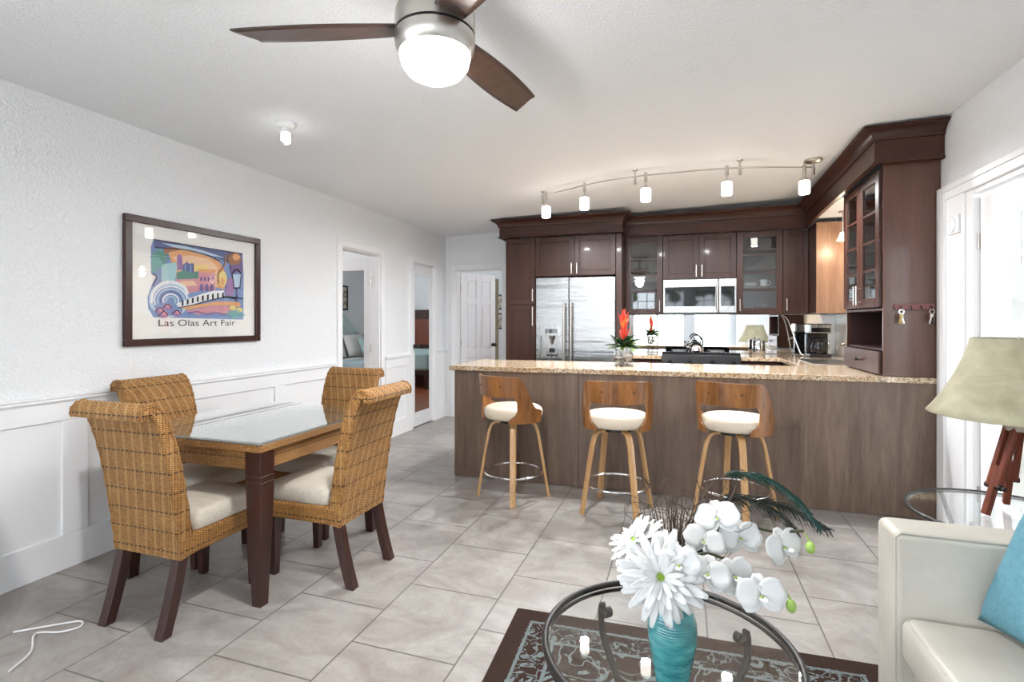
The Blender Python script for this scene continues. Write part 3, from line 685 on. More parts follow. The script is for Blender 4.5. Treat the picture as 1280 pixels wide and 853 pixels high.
c = thing('range', 'black slide in range with glossy cooktop under the microwave', 'stove', (.185, 5.68, 0))
loc(box(-.197, .566, 5.70, BW-.02, .02, .905)).build('body', M['black'], c, bevel=.004)
loc(box(-.199, .568, 5.69, BW-.03, .908, .931)).build('cooktop', M['blackglass'], c, bevel=.004)
loc(MB().prism([(5.64, .80), (5.70, .80), (5.72, .935), (5.70, .968), (5.66, .94)], -.199, .568, 'x')).build('control_panel', M['black'], c, bevel=.004)
for k in range(4):
    x = -.12+.20*k+(.02 if k > 1 else 0); t = MB().lathe([(.022, 0), (.020, .02), (.002, .022)], n=16); t.v = [(x+p[0], 5.647-p[2], .875+p[1]) for p in t.v]
    loc(t).build('knob', M['black'], c)
loc(box(-.197, .566, 5.655, 5.70, .22, .795)).build('oven_door', M['black'], c, bevel=.005)
t = MB().cyl((-.14, 5.61, .745), (.51, 5.61, .745), .012); t.cyl((-.11, 5.655, .745), (-.11, 5.61, .745), .009); t.cyl((.48, 5.655, .745), (.48, 5.61, .745), .009); loc(t).build('handle', M['steel'], c)
loc(box(-.197, .566, 5.66, 5.70, .03, .21)).build('drawer', M['black'], c, bevel=.004)
for x in (-.03, .40):
    for y, r_ in ((5.86, .10), (6.14, .085)): loc(MB().lathe([(r_, .9312), (r_-.004, .932), (.004, .932)], (x, y, 0), 28)).build('burner', M['iron'], c)
# kettle
c = thing('kettle', 'shiny steel kettle sitting on the black cooktop', 'kettle', (.15, 6.0, .932))
MB().lathe([(.062, 0), (.078, .012), (.082, .05), (.072, .09), (.045, .118), (.03, .122)], n=28).build('body', M['chrome'], c)
MB().lathe([(.032, .121), (.026, .132), (.006, .136), (.006, .142), (.012, .15), (.010, .16), (.001, .163)], n=20).build('lid', M['black'], c)
MB().tube(catmull([(.07, 0, .06), (.105, 0, .08), (.125, 0, .115)]), [.018]*6+[.014]*6+[.012], 12).build('spout', M['chrome'], c)
MB().tube(catmull([(-.07, 0, .085), (-.075, 0, .15), (-.03, 0, .20), (.03, 0, .20), (.06, 0, .16)]), .008, 10).build('handle', M['black'], c)
c.rotation_euler = (0, 0, R(200))
# canister
c = thing('canister', 'cylindrical steel canister on the counter near the range', 'canister', (.80, 6.16, .926))
MB().lathe([(.062, 0), (.064, .004), (.064, .135), (.062, .138)], n=28).build('body', M['chrome'], c)
MB().lathe([(.065, .138), (.065, .152), (.058, .158), (.012, .16), (.012, .168), (.016, .176), (.001, .18)], n=28).build('lid', M['chrome'], c)
# coffee maker
c = thing('coffee_maker', 'black and steel drip coffee maker in the counter corner', 'coffee maker', (1.33, 6.0, .926))
MB().box(-.10, .10, -.13, .10, 0, .035).box(-.10, .10, .02, .10, .035, .24).build('body', M['black'], c, bevel=.012, seg=3)
MB().box(-.10, .10, -.12, .10, .24, .34).build('brew_head', M['steel'], c, bevel=.015, seg=3)
MB().box(-.085, .085, -.126, -.118, .255, .30).build('control_strip', M['blackglass'], c, bevel=.003)
k = MB().lathe([(.060, .036), (.072, .06), (.074, .11), (.055, .165), (.05, .17)], (0, -.055, 0), 26).build('carafe', M['blackglass'], c)
MB().lathe([(.056, .168), (.058, .185), (.03, .19), (.001, .19)], (0, -.055, 0), 24).build('carafe_lid', M['black'], k)
MB().tube(catmull([(.04, -.10, .165), (.06, -.155, .16), (.06, -.16, .10), (.05, -.115, .07)]), .008, 10).build('carafe_handle', M['steel'], k)
tag(MB().tube(catmull([(1.05, 6.28, 1.36), (1.10, 6.24, 1.30), (1.15, 6.18, 1.12), (1.19, 6.10, .96), (1.215, 6.06, .935)]), .006, 8).build('power_cord', M['lightwhite']), 'white cord hanging down beside the coffee maker', 'cord')
# sink and faucet
c = thing('sink', 'steel sink rim set in the granite beside the beige side splash', 'sink', (1.26, 5.25, .925))
t = MB(); ro = rrect(.20, .33, .04); ri = rrect(.175, .305, .035)
t.rings([[(x, y, .0) for x, y in ro], [(x, y, .004) for x, y in ro], [(x, y, .004) for x, y in ri], [(x, y, .0015) for x, y in ri]], cap=False); t.build('rim', M['steel'], c)
t = MB(); t.prism([(x, y) for x, y in ri], .0005, .0015); t.build('basin', M['steel'], c)
c = thing('faucet', 'chrome kitchen faucet beside the beige side splash', 'faucet', (1.51, 5.25, .925))
MB().lathe([(.028, 0), (.026, .012), (.018, .02), (.016, .08), (.001, .085)], n=20).build('base', M['chrome'], c)
MB().tube(catmull([(0, 0, .05), (-.01, 0, .12), (-.08, 0, .16), (-.17, 0, .15), (-.2, 0, .12)]), .012, 12).build('spout', M['chrome'], c)
MB().tube([(0, 0, .08), (-.02, -.06, .15)], [.010, .007], 10).build('lever', M['chrome'], c)
# dishes behind glass
random.seed(5)
for k in range(3):
    c = MB().lathe([(.03, 0), (.033, .004), (.036, .09), (.034, .09), (.031, .006), (.001, .006)], (.70+.085*k, 6.17, 1.389), 18).build('drinking_glass', M['tumbler'])
    tag(c, 'clear drinking glass on the lowest shelf of the dish cabinet', 'glass', 'drinking glasses in the glass cabinet')
for k in range(3):
    c = MB().lathe([(.035, 0), (.05, .004), (.072, .02), (.07, .021), (.048, .007), (.001, .006)], (.72+.0*k, 6.17, 1.67+.012*k), 24).build('bowl', M['china'])
    tag(c, ['white bowl at the bottom of the little stack in the glass cabinet', 'white bowl in the midst of the little stack in the glass cabinet', 'white bowl on top of the little stack in the glass cabinet'][k], 'bowl', 'bowls in the glass cabinet')
for x, z, lb in ((.85, 1.67, 'white cup standing beside the bowls in the glass cabinet'),):
    t = thing('cup', lb, 'cup', (x, 6.17, z)); MB().lathe([(.028, 0), (.036, .01), (.04, .075), (.037, .075), (.033, .012), (.001, .01)], n=20).build('body', M['china'], t)
    MB().tube(catmull([(.036, 0, .06), (.062, 0, .055), (.06, 0, .025), (.034, 0, .02)]), .005, 8).build('handle', M['china'], t)
# key rack
c = thing('key_rack', 'reddish wooden key rack with four hooks on the hutch end panel', 'key rack', (1.435, 4.0, 1.385))
MB().box(-.105, .115, -.016, 0, -.018, .018).build('board', M['redwood'], c, bevel=.003)
for k in range(4):
    x = -.075+.055*k; MB().tube(catmull([(x, -.014, .006), (x, -.03, 0), (x, -.034, -.012), (x, -.026, -.02)]), .0035, 8).build('hook', M['iron'], c)
def keys(label, x, n, m):
    t = thing('key_bunch', label, 'keys', (x, 3.966, 1.365)); MB().loop([(.0, .0+.0*math.sin(a), -.012+.014*math.sin(a)) if 0 else (.014*math.cos(a), 0, -.012+.014*math.sin(a)) for a in [k*math.pi/8 for k in range(16)]], .0016, 6).build('ring', M['chrome'], t)
    for k in range(n):
        a = R(-14+28*k/max(n-1, 1)); q = MB(); q.T = Matrix.Translation((0, -.003*k+.003, -.026)) @ Matrix.Rotation(a, 4, 'Y')
        q.lathe([(.010, -.001), (.010, .001)], n=14); q.v = [tuple(q.T @ Vector((p[0], p[2], p[1]-.012))) for p in [tuple(q.T.inverted() @ Vector(v)) for v in q.v]]
        q.box(-.004, .004, -.001, .001, -.065, -.02); q.build('key', m[k % len(m)], t)
keys('brass and steel key bunch on the first hook of the key rack', 1.36, 3, [M['nickel'], M['brass'], M['brass']])
keys('dark key bunch on the last hook of the key rack', 1.525, 3, [M['black'], M['iron'], M['nickel']])
# bromeliad
c = thing('potted_bromeliad', 'red flowering bromeliad in a square glass pot on the bar', 'plant', (-.455, 4.33, .926))
t = MB().rings([[(x, y, z) for x, y in rrect(h_, h_, .008)] for h_, z in ((.068, 0), (.075, .006), (.077, .155), (.070, .157), (.067, .10))], cap=False)
t.prism(rrect(.068, .068, .008), 0, .004); p_ = t.build('pot', M['tumbler'], c)
def pebbles(): 
    q = MB(); random.seed(9)
    for k in range(70): q.ball((random.uniform(-.055, .055), random.uniform(-.055, .055), random.uniform(.012, .125)), random.uniform(.009, .015), 7, 5, (1, 1, .7))
    return q
pb = mat('pot_pebbles', srgb(180, 170, 160), .5); q = pebbles().build('pebbles', pb, p_); q['kind'] = 'stuff'
def blade(q, base, az, L, lift, w_, droop, n=8):
    dx, dy = math.cos(az), math.sin(az)
    def fn(u, v):
        r_ = L*v*math.cos(lift)*(1-.1*v); z = L*v*math.sin(lift)-droop*v*v; ww = w_*(math.sin(math.pi*min(1, .18+.82*v))**.7 if v < .999 else .02)
        s_ = (u-.5)*ww; return (base[0]+dx*r_-dy*s_, base[1]+dy*r_+dx*s_, base[2]+z+abs(u-.5)*ww*.5)
    q.grid(fn, 2, n)
lv = MB(); random.seed(4)
for k in range(44):
    lv.m = 1 if k % 6 == 0 else 0
    blade(lv, (0, 0, .145), k*2.4+random.uniform(-.2, .2), random.uniform(.15, .215), R(random.uniform(8, 58)), .046, random.uniform(.03, .075))
lv.build('leaves', [M['leaf'], M['leafl']], c, solid=.001)
br_ = MB()
for k in range(30):
    br_.m = int(k % 3 == 0); lv_ = R(58+26*(k % 5)/4)
    blade(br_, (0, 0, .17+.0068*k), k*2.4, .135-.001*k, lv_, .026, .0)
br_.build('flower', [M['bract'], M['bracto']], c, solid=.001)

# ------------------------------------------------------------------ dining set
def wicker_chair():
    c = thing('wicker_chair', '', 'chair')
    # back: sections along a curve (y, z, thickness, half width)
    sec = [(-.176, .30, .066, .193), (-.190, .42, .064, .194), (-.210, .56, .062, .195), (-.231, .68, .06, .196), (-.256, .79, .057, .197), (-.281, .87, .054, .198), (-.304, .918, .05, .198), (-.327, .940, .048, .198), (-.348, .940, .044, .198), (-.362, .925, .040, .197), (-.362, .904, .034, .196)]
    cp = catmull([(s_[0], s_[1], s_[2]) for s_ in sec], 4); hw = catmull([(s_[3], 0, 0) for s_ in sec], 4)
    rings = []; N = len(cp); edge = {-1: [], 1: []}
    for i, p in enumerate(cp):
        a, b_ = cp[max(i-1, 0)], cp[min(i+1, N-1)]; t = Vector((0, b_.x-a.x, b_.y-a.y)).normalized(); nn = Vector((0, t.z, -t.y))
        o_ = Vector((0, p.x, p.y)); rings.append([tuple(o_+Vector((u, 0, 0))+nn*v) for u, v in rrect(hw[i].x, p.z/2, .018, 3)])
        for s_ in (-1, 1): edge[s_].append((o_+Vector((s_*(hw[i].x-.007), 0, 0)), nn*(p.z/2-.007)))
    back = MB().rings(rings).build('backrest', M['wicker2'], c, smooth=50)
    for s_ in (-1, 1):
        e = MB()
        for off in (-1, 1):
            pts = [p+nn*off for p, nn in edge[s_]]
            e.tube(pts, [.0105+.0018*math.sin(k*2.2) for k in range(len(pts))], 8)
        e.build('edging', M['wicker'], back)
    MB().box(-.195, .195, -.205, .25, .30, .385).build('apron', M['wicker'], c, bevel=.014, seg=3)
    cu = []
    for z, k, r_ in ((.386, .96, .03), (.395, .99, .035), (.43, 1., .04), (.452, .985, .045), (.466, .93, .05), (.472, .80, .05), (.476, .5, .05), (.477, .1, .01)):
        cu.append([(x, y+.06, z) for x, y in rrect(.185*k, .195*k, r_*k)])
    MB().rings(cu).build('seat_cushion', M['linen'], c, smooth=60)
    for s_ in (-1, 1):
        x = s_*.163
        MB().rings([[(x+u*k, .205+v*k-o_, z) for u, v in ((-.5, -.5), (.5, -.5), (.5, .5), (-.5, .5))] for z, k, o_ in ((0, .034, 0), (.30, .05, 0))]).build('leg', M['darkwood'], c, bevel=.003)
        MB().rings([[(x+u*.045, y+v*.045, z) for u, v in ((-.5, -.5), (.5, -.5), (.5, .5), (-.5, .5))] for z, y in ((0, -.262), (.10, -.232), (.2, -.206), (.30, -.185))]).build('leg', M['darkwood'], c, bevel=.003)
    return c
ch = wicker_chair()
ch.location = (-2.165, 1.79, 0); ch.rotation_euler = (0, 0, 0); G = 'wicker chairs around the dining table'
ch['label'] = 'wicker dining chair with its whole woven back turned to the viewer'; ch['group'] = G
dup(ch, (-2.612, 2.18, 0), R(-90), 'wicker dining chair tucked between the table and the wainscot wall', G)
dup(ch, (-1.772, 2.268, 0), R(90), 'wicker dining chair on the kitchen side, its back facing the bar stools', G)
dup(ch, (-2.17, 2.735, 0), R(180), 'wicker dining chair at the table end beside the open bedroom doorway', G)
# table
c = thing('dining_table', 'square glass topped rattan dining table with dark tapered legs', 'table', (-2.232, 2.29, 0))
hx, hy = .457, .485
MB().prism(rrect(hx, hy, .012), .742, .750).build('glass_top', M['dineglass'], c, smooth=0)
MB().prism(rrect(hx-.002, hy-.002, .02), .70, .735).build('rim', M['wicker'], c, bevel=.008, seg=3)
MB().box(-hx+.004, hx-.004, -hy+.004, hy-.004, .7352, .7405).build('top_board', M['board'], c)
ap = MB()
for s_ in (-1, 1):
    ap.box(-hx+.03, hx-.03, s_*(hy-.035)-.011, s_*(hy-.035)+.011, .615, .70); ap.box(s_*(hx-.035)-.011, s_*(hx-.035)+.011, -hy+.046, hy-.046, .615, .70)
ap.build('apron', M['wicker'], c, bevel=.003)
for sx in (-1, 1):
    for sy in (-1, 1):
        x, y = sx*(hx-.055), sy*(hy-.055)
        prof = [(0, .048), (.52, .084), (.56, .086), (.562, .080), (.568, .080), (.57, .086), (.588, .086), (.59, .080), (.596, .080), (.598, .086), (.70, .086)]
        MB().rings([[(x+u*k+sx*(.086-k)*.25, y+v*k+sy*(.086-k)*.25, z) for u, v in ((-.5, -.5), (.5, -.5), (.5, .5), (-.5, .5))] for z, k in prof]).build('leg', M['darkwood'], c, bevel=.002)

# ------------------------------------------------------------------ bar stools
def bar_stool():
    c = thing('bar_stool', '', 'stool')            # faces +y before turning
    cu = [(.001, .580), (.17, .580), (.205, .587), (.216, .606), (.218, .632), (.210, .655), (.19, .668), (.14, .675), (.06, .678), (.001, .679)]
    MB().lathe(cu, n=40, cap=False).build('seat_cushion', M['creamvinyl'], c, smooth=60)
    # bent ply band: angle a from the back (-y), |a| up to 118 deg
    n = 84; ang = [R(-106+212*i/n) for i in range(n+1)]
    def top(a):
        d = abs(math.degrees(a))
        if d < 52: return .905-.006*(d/52)**2
        if d < 92: s_ = (d-52)/40; s_ = s_*s_*(3-2*s_); return .899-(.899-.672)*s_
        return .672-(.672-.622)*((d-92)/26)**1.3
    def bot(a):
        d = abs(math.degrees(a)); 
        if d > 100: return .572+.035*((d-100)/18)**2
        return .572
    def rad(z): return .232+.02*(z-.6)/.3
    op = R(54)
    sh = MB(); zs = lambda a, k, lo, hi: lo(a)+(hi(a)-lo(a))*k
    def pt(a, z, r_): return ((r_)*math.sin(a), -(r_)*math.cos(a), z)
    def strip(a_list, lo, hi, nz):
        th = .014
        outer = lambda u, v: pt(a_list[int(round(u*(len(a_list)-1)))], zs(a_list[int(round(u*(len(a_list)-1)))], v, lo, hi), rad(zs(a_list[int(round(u*(len(a_list)-1)))], v, lo, hi)))
        m_ = len(a_list)
        rings = []
        for a in a_list:
            rg = [pt(a, zs(a, k/nz, lo, hi), rad(zs(a, k/nz, lo, hi))) for k in range(nz+1)]+[pt(a, zs(a, k/nz, lo, hi), rad(zs(a, k/nz, lo, hi))-th) for k in range(nz, -1, -1)]
            rings.append(rg)
        sh.rings(rings)
    def win_lo(a):                                  # lower edge of the upper band, rounded window corners
        d = abs(a)/op; return .756 if d < .86 else .756-.05*((d-.86)/.14)**2
    def lobe(a):                                    # rounded foot of each arm under the cushion's edge
        d = (abs(math.degrees(a))-37)/17; return .5755+.062*min(1, max(0, d))**.45+(.03*max(0, d-.7)/.3)
    mid = [a for a in ang if abs(a) <= op]; lft = [a for a in ang if a <= -op+.001]; rgt = [a for a in ang if a >= op-.001]
    lft = lft+[mid[0]] if lft[-1] < mid[0]-1e-6 else lft
    rgt = [mid[-1]]+rgt if rgt[0] > mid[-1]+1e-6 else rgt
    strip(mid, win_lo, top, 6); strip([a for a in mid if a <= -R(37)], bot, lobe, 4); strip([a for a in mid if a >= R(37)], bot, lobe, 4); strip(lft, bot, top, 8); strip(rgt, bot, top, 8)
    b = sh.build('backrest', M['walnut'], c, smooth=40)
    for s_ in (-1, 1):
        MB().ball(pt(R(24*s_), .835, rad(.835)+.001), .006, 10, 6).build('bolt', M['iron'], b)
    MB().lathe([(.001, .548), (.10, .548), (.10, .584), (.001, .584)], n=28, cap=False).build('swivel_plate', M['iron'], c)
    for k in range(4):
        a = R(45+90*k); d = Vector((math.cos(a), math.sin(a), 0)); s_ = Vector((-d.y, d.x, 0))
        path = catmull([d*.03+Vector((0, 0, .553)), d*.10+Vector((0, 0, .553)), d*.150+Vector((0, 0, .538)), d*.175+Vector((0, 0, .49)), d*.195+Vector((0, 0, .40)), d*.262+Vector((0, 0, 0))], 5)
        rings = []
        for i, p in enumerate(path):
            t = (path[min(i+1, len(path)-1)]-path[max(i-1, 0)]).normalized(); nn = t.cross(s_)
            rings.append([tuple(p+s_*u+nn*v) for u, v in rrect(.021, .010, .004, 2)])
        MB().rings(rings).build('leg', M['beech'], c, smooth=40)
    MB().loop([(.221*math.cos(2*math.pi*k/40)*.96, .221*math.sin(2*math.pi*k/40)*.96, .185) for k in range(40)], .008, 10).build('foot_ring', M['chrome'], c)
    return c
st = bar_stool(); G = 'walnut bar stools at the breakfast bar'
st.location = (-1.183, 3.60, 0); st.rotation_euler = (0, 0, R(62-90)); st['label'] = 'walnut backed bar stool standing closest to the fridge end of the bar'; st['group'] = G
s2_ = dup(st, (-.42, 3.55, 0), R(98-90), 'walnut backed bar stool between the two other stools, below the potted bromeliad', G)
s3_ = dup(st, (.335, 3.68, 0), R(70-90), 'walnut backed bar stool behind the white flowers', G)

for t_, da in ((s2_, -18), (s3_, -16)):             # the seats swivel above their legs
    for k in kids(t_):
        if k.name.startswith('leg'): k.rotation_euler = (0, 0, R(da))
# ------------------------------------------------------------------ picture on the wall
Y0, Y1, Z0, Z1 = 2.092, 3.088, 1.143, 1.915
c = thing('framed_poster', 'large mahogany framed art fair poster hanging on the white wall', 'picture', (XL+.001, (Y0+Y1)/2, (Z0+Z1)/2))
FW, FH = Y1-Y0, Z1-Z0
def locp(mb): mb.v = [(p[0], p[1]-(Y0+Y1)/2, p[2]-(Z0+Z1)/2) for p in mb.v]; return mb
t = MB(); bw = .042
for q in ((0, FW, 0, bw), (0, FW, FH-bw, FH), (0, bw, bw, FH-bw), (FW-bw, FW, bw, FH-bw)): t.box(0, .028, Y0+q[0], Y0+q[1], Z0+q[2], Z0+q[3])
locp(t).build('frame', M['frame'], c, bevel=.004)
locp(box(0, .008, Y0+bw, Y1-bw, Z0+bw, Z1-bw)).build('mount', M['paper'], c, smooth=0)
locp(box(.018, .0195, Y0+bw, Y1-bw, Z0+bw, Z1-bw)).build('glazing', M['picglass'], c, smooth=0)
def AP(x, y):                                       # poster sketch units -> wall
    s_ = (x-95)/728; tt = s_*2.946/(3.895-s_*.949); top_ = 78+130*s_; bo = 798-46*s_
    return (Y0+FW*tt, Z1-FH*(y-top_)/(bo-top_))
cols = {k: mat('poster_'+k, srgb(*[c_ if k == 'black' else int(c_+(235-c_)*.22) for c_ in v]), .7) for k, v in dict(navy=(66, 78, 128), blue=(104, 132, 186), pale=(176, 200, 222), orange=(226, 152, 92), peach=(236, 190, 146), yellow=(234, 208, 112), teal=(92, 160, 160), green=(70, 128, 112), pink=(206, 128, 140), mauve=(142, 100, 158), purple=(98, 70, 132), black=(38, 34, 42), white=(236, 236, 238), brown=(150, 92, 58), aqua=(150, 200, 206)).items()}
ck = list(cols); art = MB(); lay = [0]
def shp(col, pts):
    lay[0] += 1; xx = .0085+.00006*lay[0]; art.m = ck.index(col); q = [AP(*p) for p in pts]
    art.add([(xx, a, b_) for a, b_ in q], [tuple(range(len(q)))])
def circ(col, x, y, rx, ry=None, a0=0, a1=360, n=28):
    shp(col, [(x+rx*math.cos(R(a0+(a1-a0)*k/n)), y-(ry or rx)*math.sin(R(a0+(a1-a0)*k/n))) for k in range(n+1)])
def stroke(col, pts, w_):
    pts = [Vector(p) for p in catmull([(p[0], p[1], 0) for p in pts], 6)]; L_, R_ = [], []
    for i, p in enumerate(pts):
        t_ = (pts[min(i+1, len(pts)-1)]-pts[max(i-1, 0)]).normalized(); nn = Vector((-t_.y, t_.x, 0))*w_/2
        L_.append(((p+nn).x, (p+nn).y)); R_.append(((p-nn).x, (p-nn).y))
    lay[0] += 1; xx = .0085+.00006*lay[0]; art.m = ck.index(col); n_ = len(L_)
    art.add([(xx,)+AP(*p) for p in L_+R_], [(i, i+1, n_+i+1, n_+i) for i in range(n_-1)])
shp('blue', [(258, 218), (735, 288), (742, 400), (740, 640), (258, 636), (230, 590), (226, 530), (246, 470), (272, 420), (245, 400), (244, 260)])
shp('navy', [(258, 218), (735, 288), (738, 380), (640, 330), (540, 290), (400, 265), (262, 262)])
shp('pale', [(300, 236), (420, 250), (520, 272), (640, 310), (560, 300), (420, 275)])
shp('orange', [(330, 270), (430, 272), (540, 300), (610, 330), (640, 380), (640, 480), (380, 420), (350, 320)])
shp('peach', [(360, 310), (460, 300), (560, 320), (600, 360), (600, 470), (400, 400), (385, 340)])
circ('yellow', 510, 352, 40, 36); circ('peach', 510, 352, 46, 42, 0, 180)
shp('mauve', [(384, 310), (398, 292), (412, 310), (416, 380), (386, 380)])
shp('navy', [(416, 352), (432, 340), (440, 330), (444, 345), (474, 342), (476, 396), (416, 396)])
for x in (424, 452): shp('blue', [(x, 350), (x+10, 348), (x+10, 392), (x, 392)])
shp('green', [(380, 396), (420, 380), (460, 392), (500, 384), (505, 430), (385, 430)])
shp('pink', [(500, 382), (588, 376), (590, 490), (498, 490)]); shp('orange', [(498, 372), (592, 374), (592, 392), (498, 390)])
for k in range(4): shp('purple', [(508+20*k, 416), (520+20*k, 414), (520+20*k, 436), (508+20*k, 438)])
for k in range(3): circ('purple', 516+27*k, 470, 11, 18, 0, 180); shp('purple', [(505+27*k, 470), (527+27*k, 470), (527+27*k, 490), (505+27*k, 490)])
shp('pink', [(380, 430), (500, 425), (500, 492), (430, 505), (384, 470)])
shp('peach', [(400, 440), (470, 436), (495, 460), (410, 470)])
shp('aqua', [(300, 350), (380, 340), (384, 372), (372, 440), (300, 450)]); shp('teal', [(250, 300), (290, 262), (330, 300), (306, 360), (262, 400), (246, 380)])
for a in range(-60, 200, 26):
    stroke('green', [(292, 312), (292+32*math.cos(R(a)), 312-30*math.sin(R(a))), (292+52*math.cos(R(a)), 316-40*math.sin(R(a)))], 8)
shp('brown', [(312, 262), (372, 258), (420, 270), (350, 282), (318, 300)])
circ('pale', 340, 540, 108, 96); circ('blue', 345, 545, 92, 80)
for k, cc in enumerate(('white', 'pale', 'navy', 'white', 'aqua')):
    r_ = 84-15*k; stroke(cc, [(350+r_*1.05*math.cos(R(a)), 545-r_*.9*math.sin(R(a))) for a in range(-40, 230, 30)], 7)
stroke('white', [(246, 560), (256, 500), (300, 456), (360, 446), (420, 470), (440, 510)], 16)
shp('white', [(384, 560), (450, 530), (520, 505), (580, 488), (634, 486), (638, 520), (560, 535), (480, 560), (420, 580), (390, 580)])
for k in range(9):
    x = 408+27*k; y = 548-8.6*k+.35*k*k; shp('black', [(x, y-2), (x+10, y-6), (x+10, y+22), (x, y+26)])
stroke('black', [(390, 582), (470, 566), (560, 540), (640, 524), (700, 530)], 5)
shp('orange', [(400, 584), (480, 566), (600, 545), (700, 545), (690, 565), (560, 570), (440, 592)])
shp('pink', [(430, 600), (560, 572), (690, 566), (700, 610), (560, 612), (500, 618)])
stroke('purple', [(440, 612), (490, 602), (540, 614), (590, 606), (640, 616)], 7)
for x, y in ((290, 600), (330, 580), (380, 612), (310, 620)):
    circ('mauve', x, y, 26, 18); circ('pink', x+6, y-4, 13, 8); stroke('black', [(x-24, y+6), (x, y-16), (x+24, y+4)], 4)
circ('yellow', 626, 424, 24, 42); circ('orange', 626, 440, 12, 22); stroke('brown', [(606, 450), (604, 400), (622, 372), (640, 340), (648, 290)], 8)
shp('mauve', [(650, 430), (676, 410), (690, 470), (680, 520), (640, 510)])
circ('brown', 690, 318, 36, 34); circ('orange', 700, 306, 20, 18); shp('purple', [(664, 350), (720, 344), (732, 384), (672, 394)])
shp('pale', [(676, 400), (726, 398), (720, 470), (686, 470)]); stroke('black', [(676, 396), (700, 372), (728, 394)], 8); stroke('black', [(678, 400), (688, 470)], 5); stroke('black', [(726, 400), (718, 470)], 5); stroke('black', [(684, 472), (722, 470)], 7); stroke('navy', [(702, 474), (704, 520), (700, 560)], 9)
stroke('black', [(630, 518), (680, 522), (736, 528)], 6)
for k, (x, y) in enumerate(((680, 580), (704, 560), (716, 590))): circ('orange' if k % 2 else 'yellow', x, y, 18, 14)
for a in range(20, 170, 22): stroke('teal', [(690, 636), (690+30*math.cos(R(a)), 626-26*math.sin(R(a))), (690+56*math.cos(R(a)), 630-44*math.sin(R(a)))], 9)
for pts in ([(262, 262), (400, 268), (540, 296), (612, 330)], [(258, 218), (735, 288)], [(250, 470), (272, 420), (245, 400)]): stroke('black', pts, 4)
locp(art).build('print', [cols[k] for k in ck], c, smooth=0)
fc = bpy.data.curves.new('t', 'FONT'); fc.body = 'Las Olas Art Fair'; fc.size = .075; fc.align_x = 'CENTER'; fo = bpy.data.objects.new('t', fc); COL.objects.link(fo)
bpy.context.view_layer.update()
me = bpy.data.meshes.new_from_object(fo.evaluated_get(bpy.context.evaluated_depsgraph_get())); bpy.data.objects.remove(fo)
lt = bpy.data.objects.new('lettering', me); COL.objects.link(lt); lt.parent = c; me.materials.clear(); me.materials.append(cols['black'])
ww = max(v.co.x for v in me.vertices)-min(v.co.x for v in me.vertices)
aL, aR = AP(285, 665), AP(697, 665); cxm = (min(v.co.x for v in me.vertices)+ww/2)
k_ = (aR[0]-aL[0])/ww
for v in me.vertices:
    x, z = (v.co.x-cxm)*k_, v.co.y*.80
    v.co = Vector((.0088, (aL[0]+aR[0])/2+x-(Y0+Y1)/2, AP(490, 678)[1]+z-(Z0+Z1)/2))

# ------------------------------------------------------------------ ceiling fan and lights
FX, FY = -.79, 1.56
c = thing('ceiling_fan', 'three blade ceiling fan with brushed nickel motor and lit bowl', 'ceiling fan', (FX, FY, cz(FX)))
zc = 0
MB().lathe([(.001, -.0), (.07, 0), (.072, -.03), (.05, -.055), (.018, -.06), (.018, -.145), (.05, -.155), (.085, -.175), (.001, -.175)], n=36, cap=False).build('canopy', M['nickel'], c)
dz = -.05
fl = lambda pr: [(r_, z+dz) for r_, z in pr]
MB().lathe(fl([(.001, -.122), (.115, -.122), (.130, -.128), (.134, -.14), (.134, -.20), (.001, -.20)]), n=48, cap=False).build('motor_housing', M['nickel'], c)
MB().lathe(fl([(.134, -.1985), (.130, -.201), (.130, -.207), (.134, -.2095)]), n=48, cap=False).build('band', M['black'], c)
MB().lathe(fl([(.001, -.209), (.134, -.209), (.135, -.225), (.132, -.25), (.120, -.268), (.001, -.268)]), n=48, cap=False).build('light_kit', M['nickel'], c)
MB().lathe(fl([(.119, -.266), (.119, -.275), (.112, -.305), (.092, -.332), (.06, -.349), (.025, -.356), (.001, -.357)]), n=44, cap=False).build('glass_bowl', M['fanglow'], c)
for a in (197, 79, 318):
    q = MB()
    def fn(u, v):
        r_ = .115+.555*v; wd = .080+.062*math.sin(math.pi*(.10+.72*v))
        le = .5*wd; te = -.5*wd
        s_ = le+(te-le)*u; tip = (-.055*u if v > .99 else 0)*1
        r2 = r_+(.0 if v < .93 else -(v-.93)/.07*.05*u)
        return (r2, s_, -.232-s_*.21-.012*v)
    q.T = Matrix.Rotation(R(a), 4, 'Z'); q.grid(fn, 6, 24)
    o = q.build('blade', M['fanwood'], c, solid=.007, smooth=60)
disk('fan_lamp_light', (FX, FY, cz(FX)-.412), .20, 15, (1, .98, .96))
point('fan_side_light', (FX, FY, cz(FX)-.46), 10, .08, (1, .98, .96))
# ceiling lamp holder with bulb
SX, SY = -2.233, 2.464
c = thing('ceiling_lamp', 'small white ceiling lamp holder with a spiral bulb over the table', 'lamp', (SX, SY, cz(SX)))
MB().lathe([(.001, .002), (.058, .002), (.058, -.012), (.045, -.022), (.028, -.026), (.026, -.055), (.001, -.055)], n=28, cap=False).build('base', M['lightwhite'], c)
MB().tube([(.020*math.cos(k*.5), .020*math.sin(k*.5), -.056-.0013*k) for k in range(44)], .0075, 8).build('bulb', M['bulb'], c)
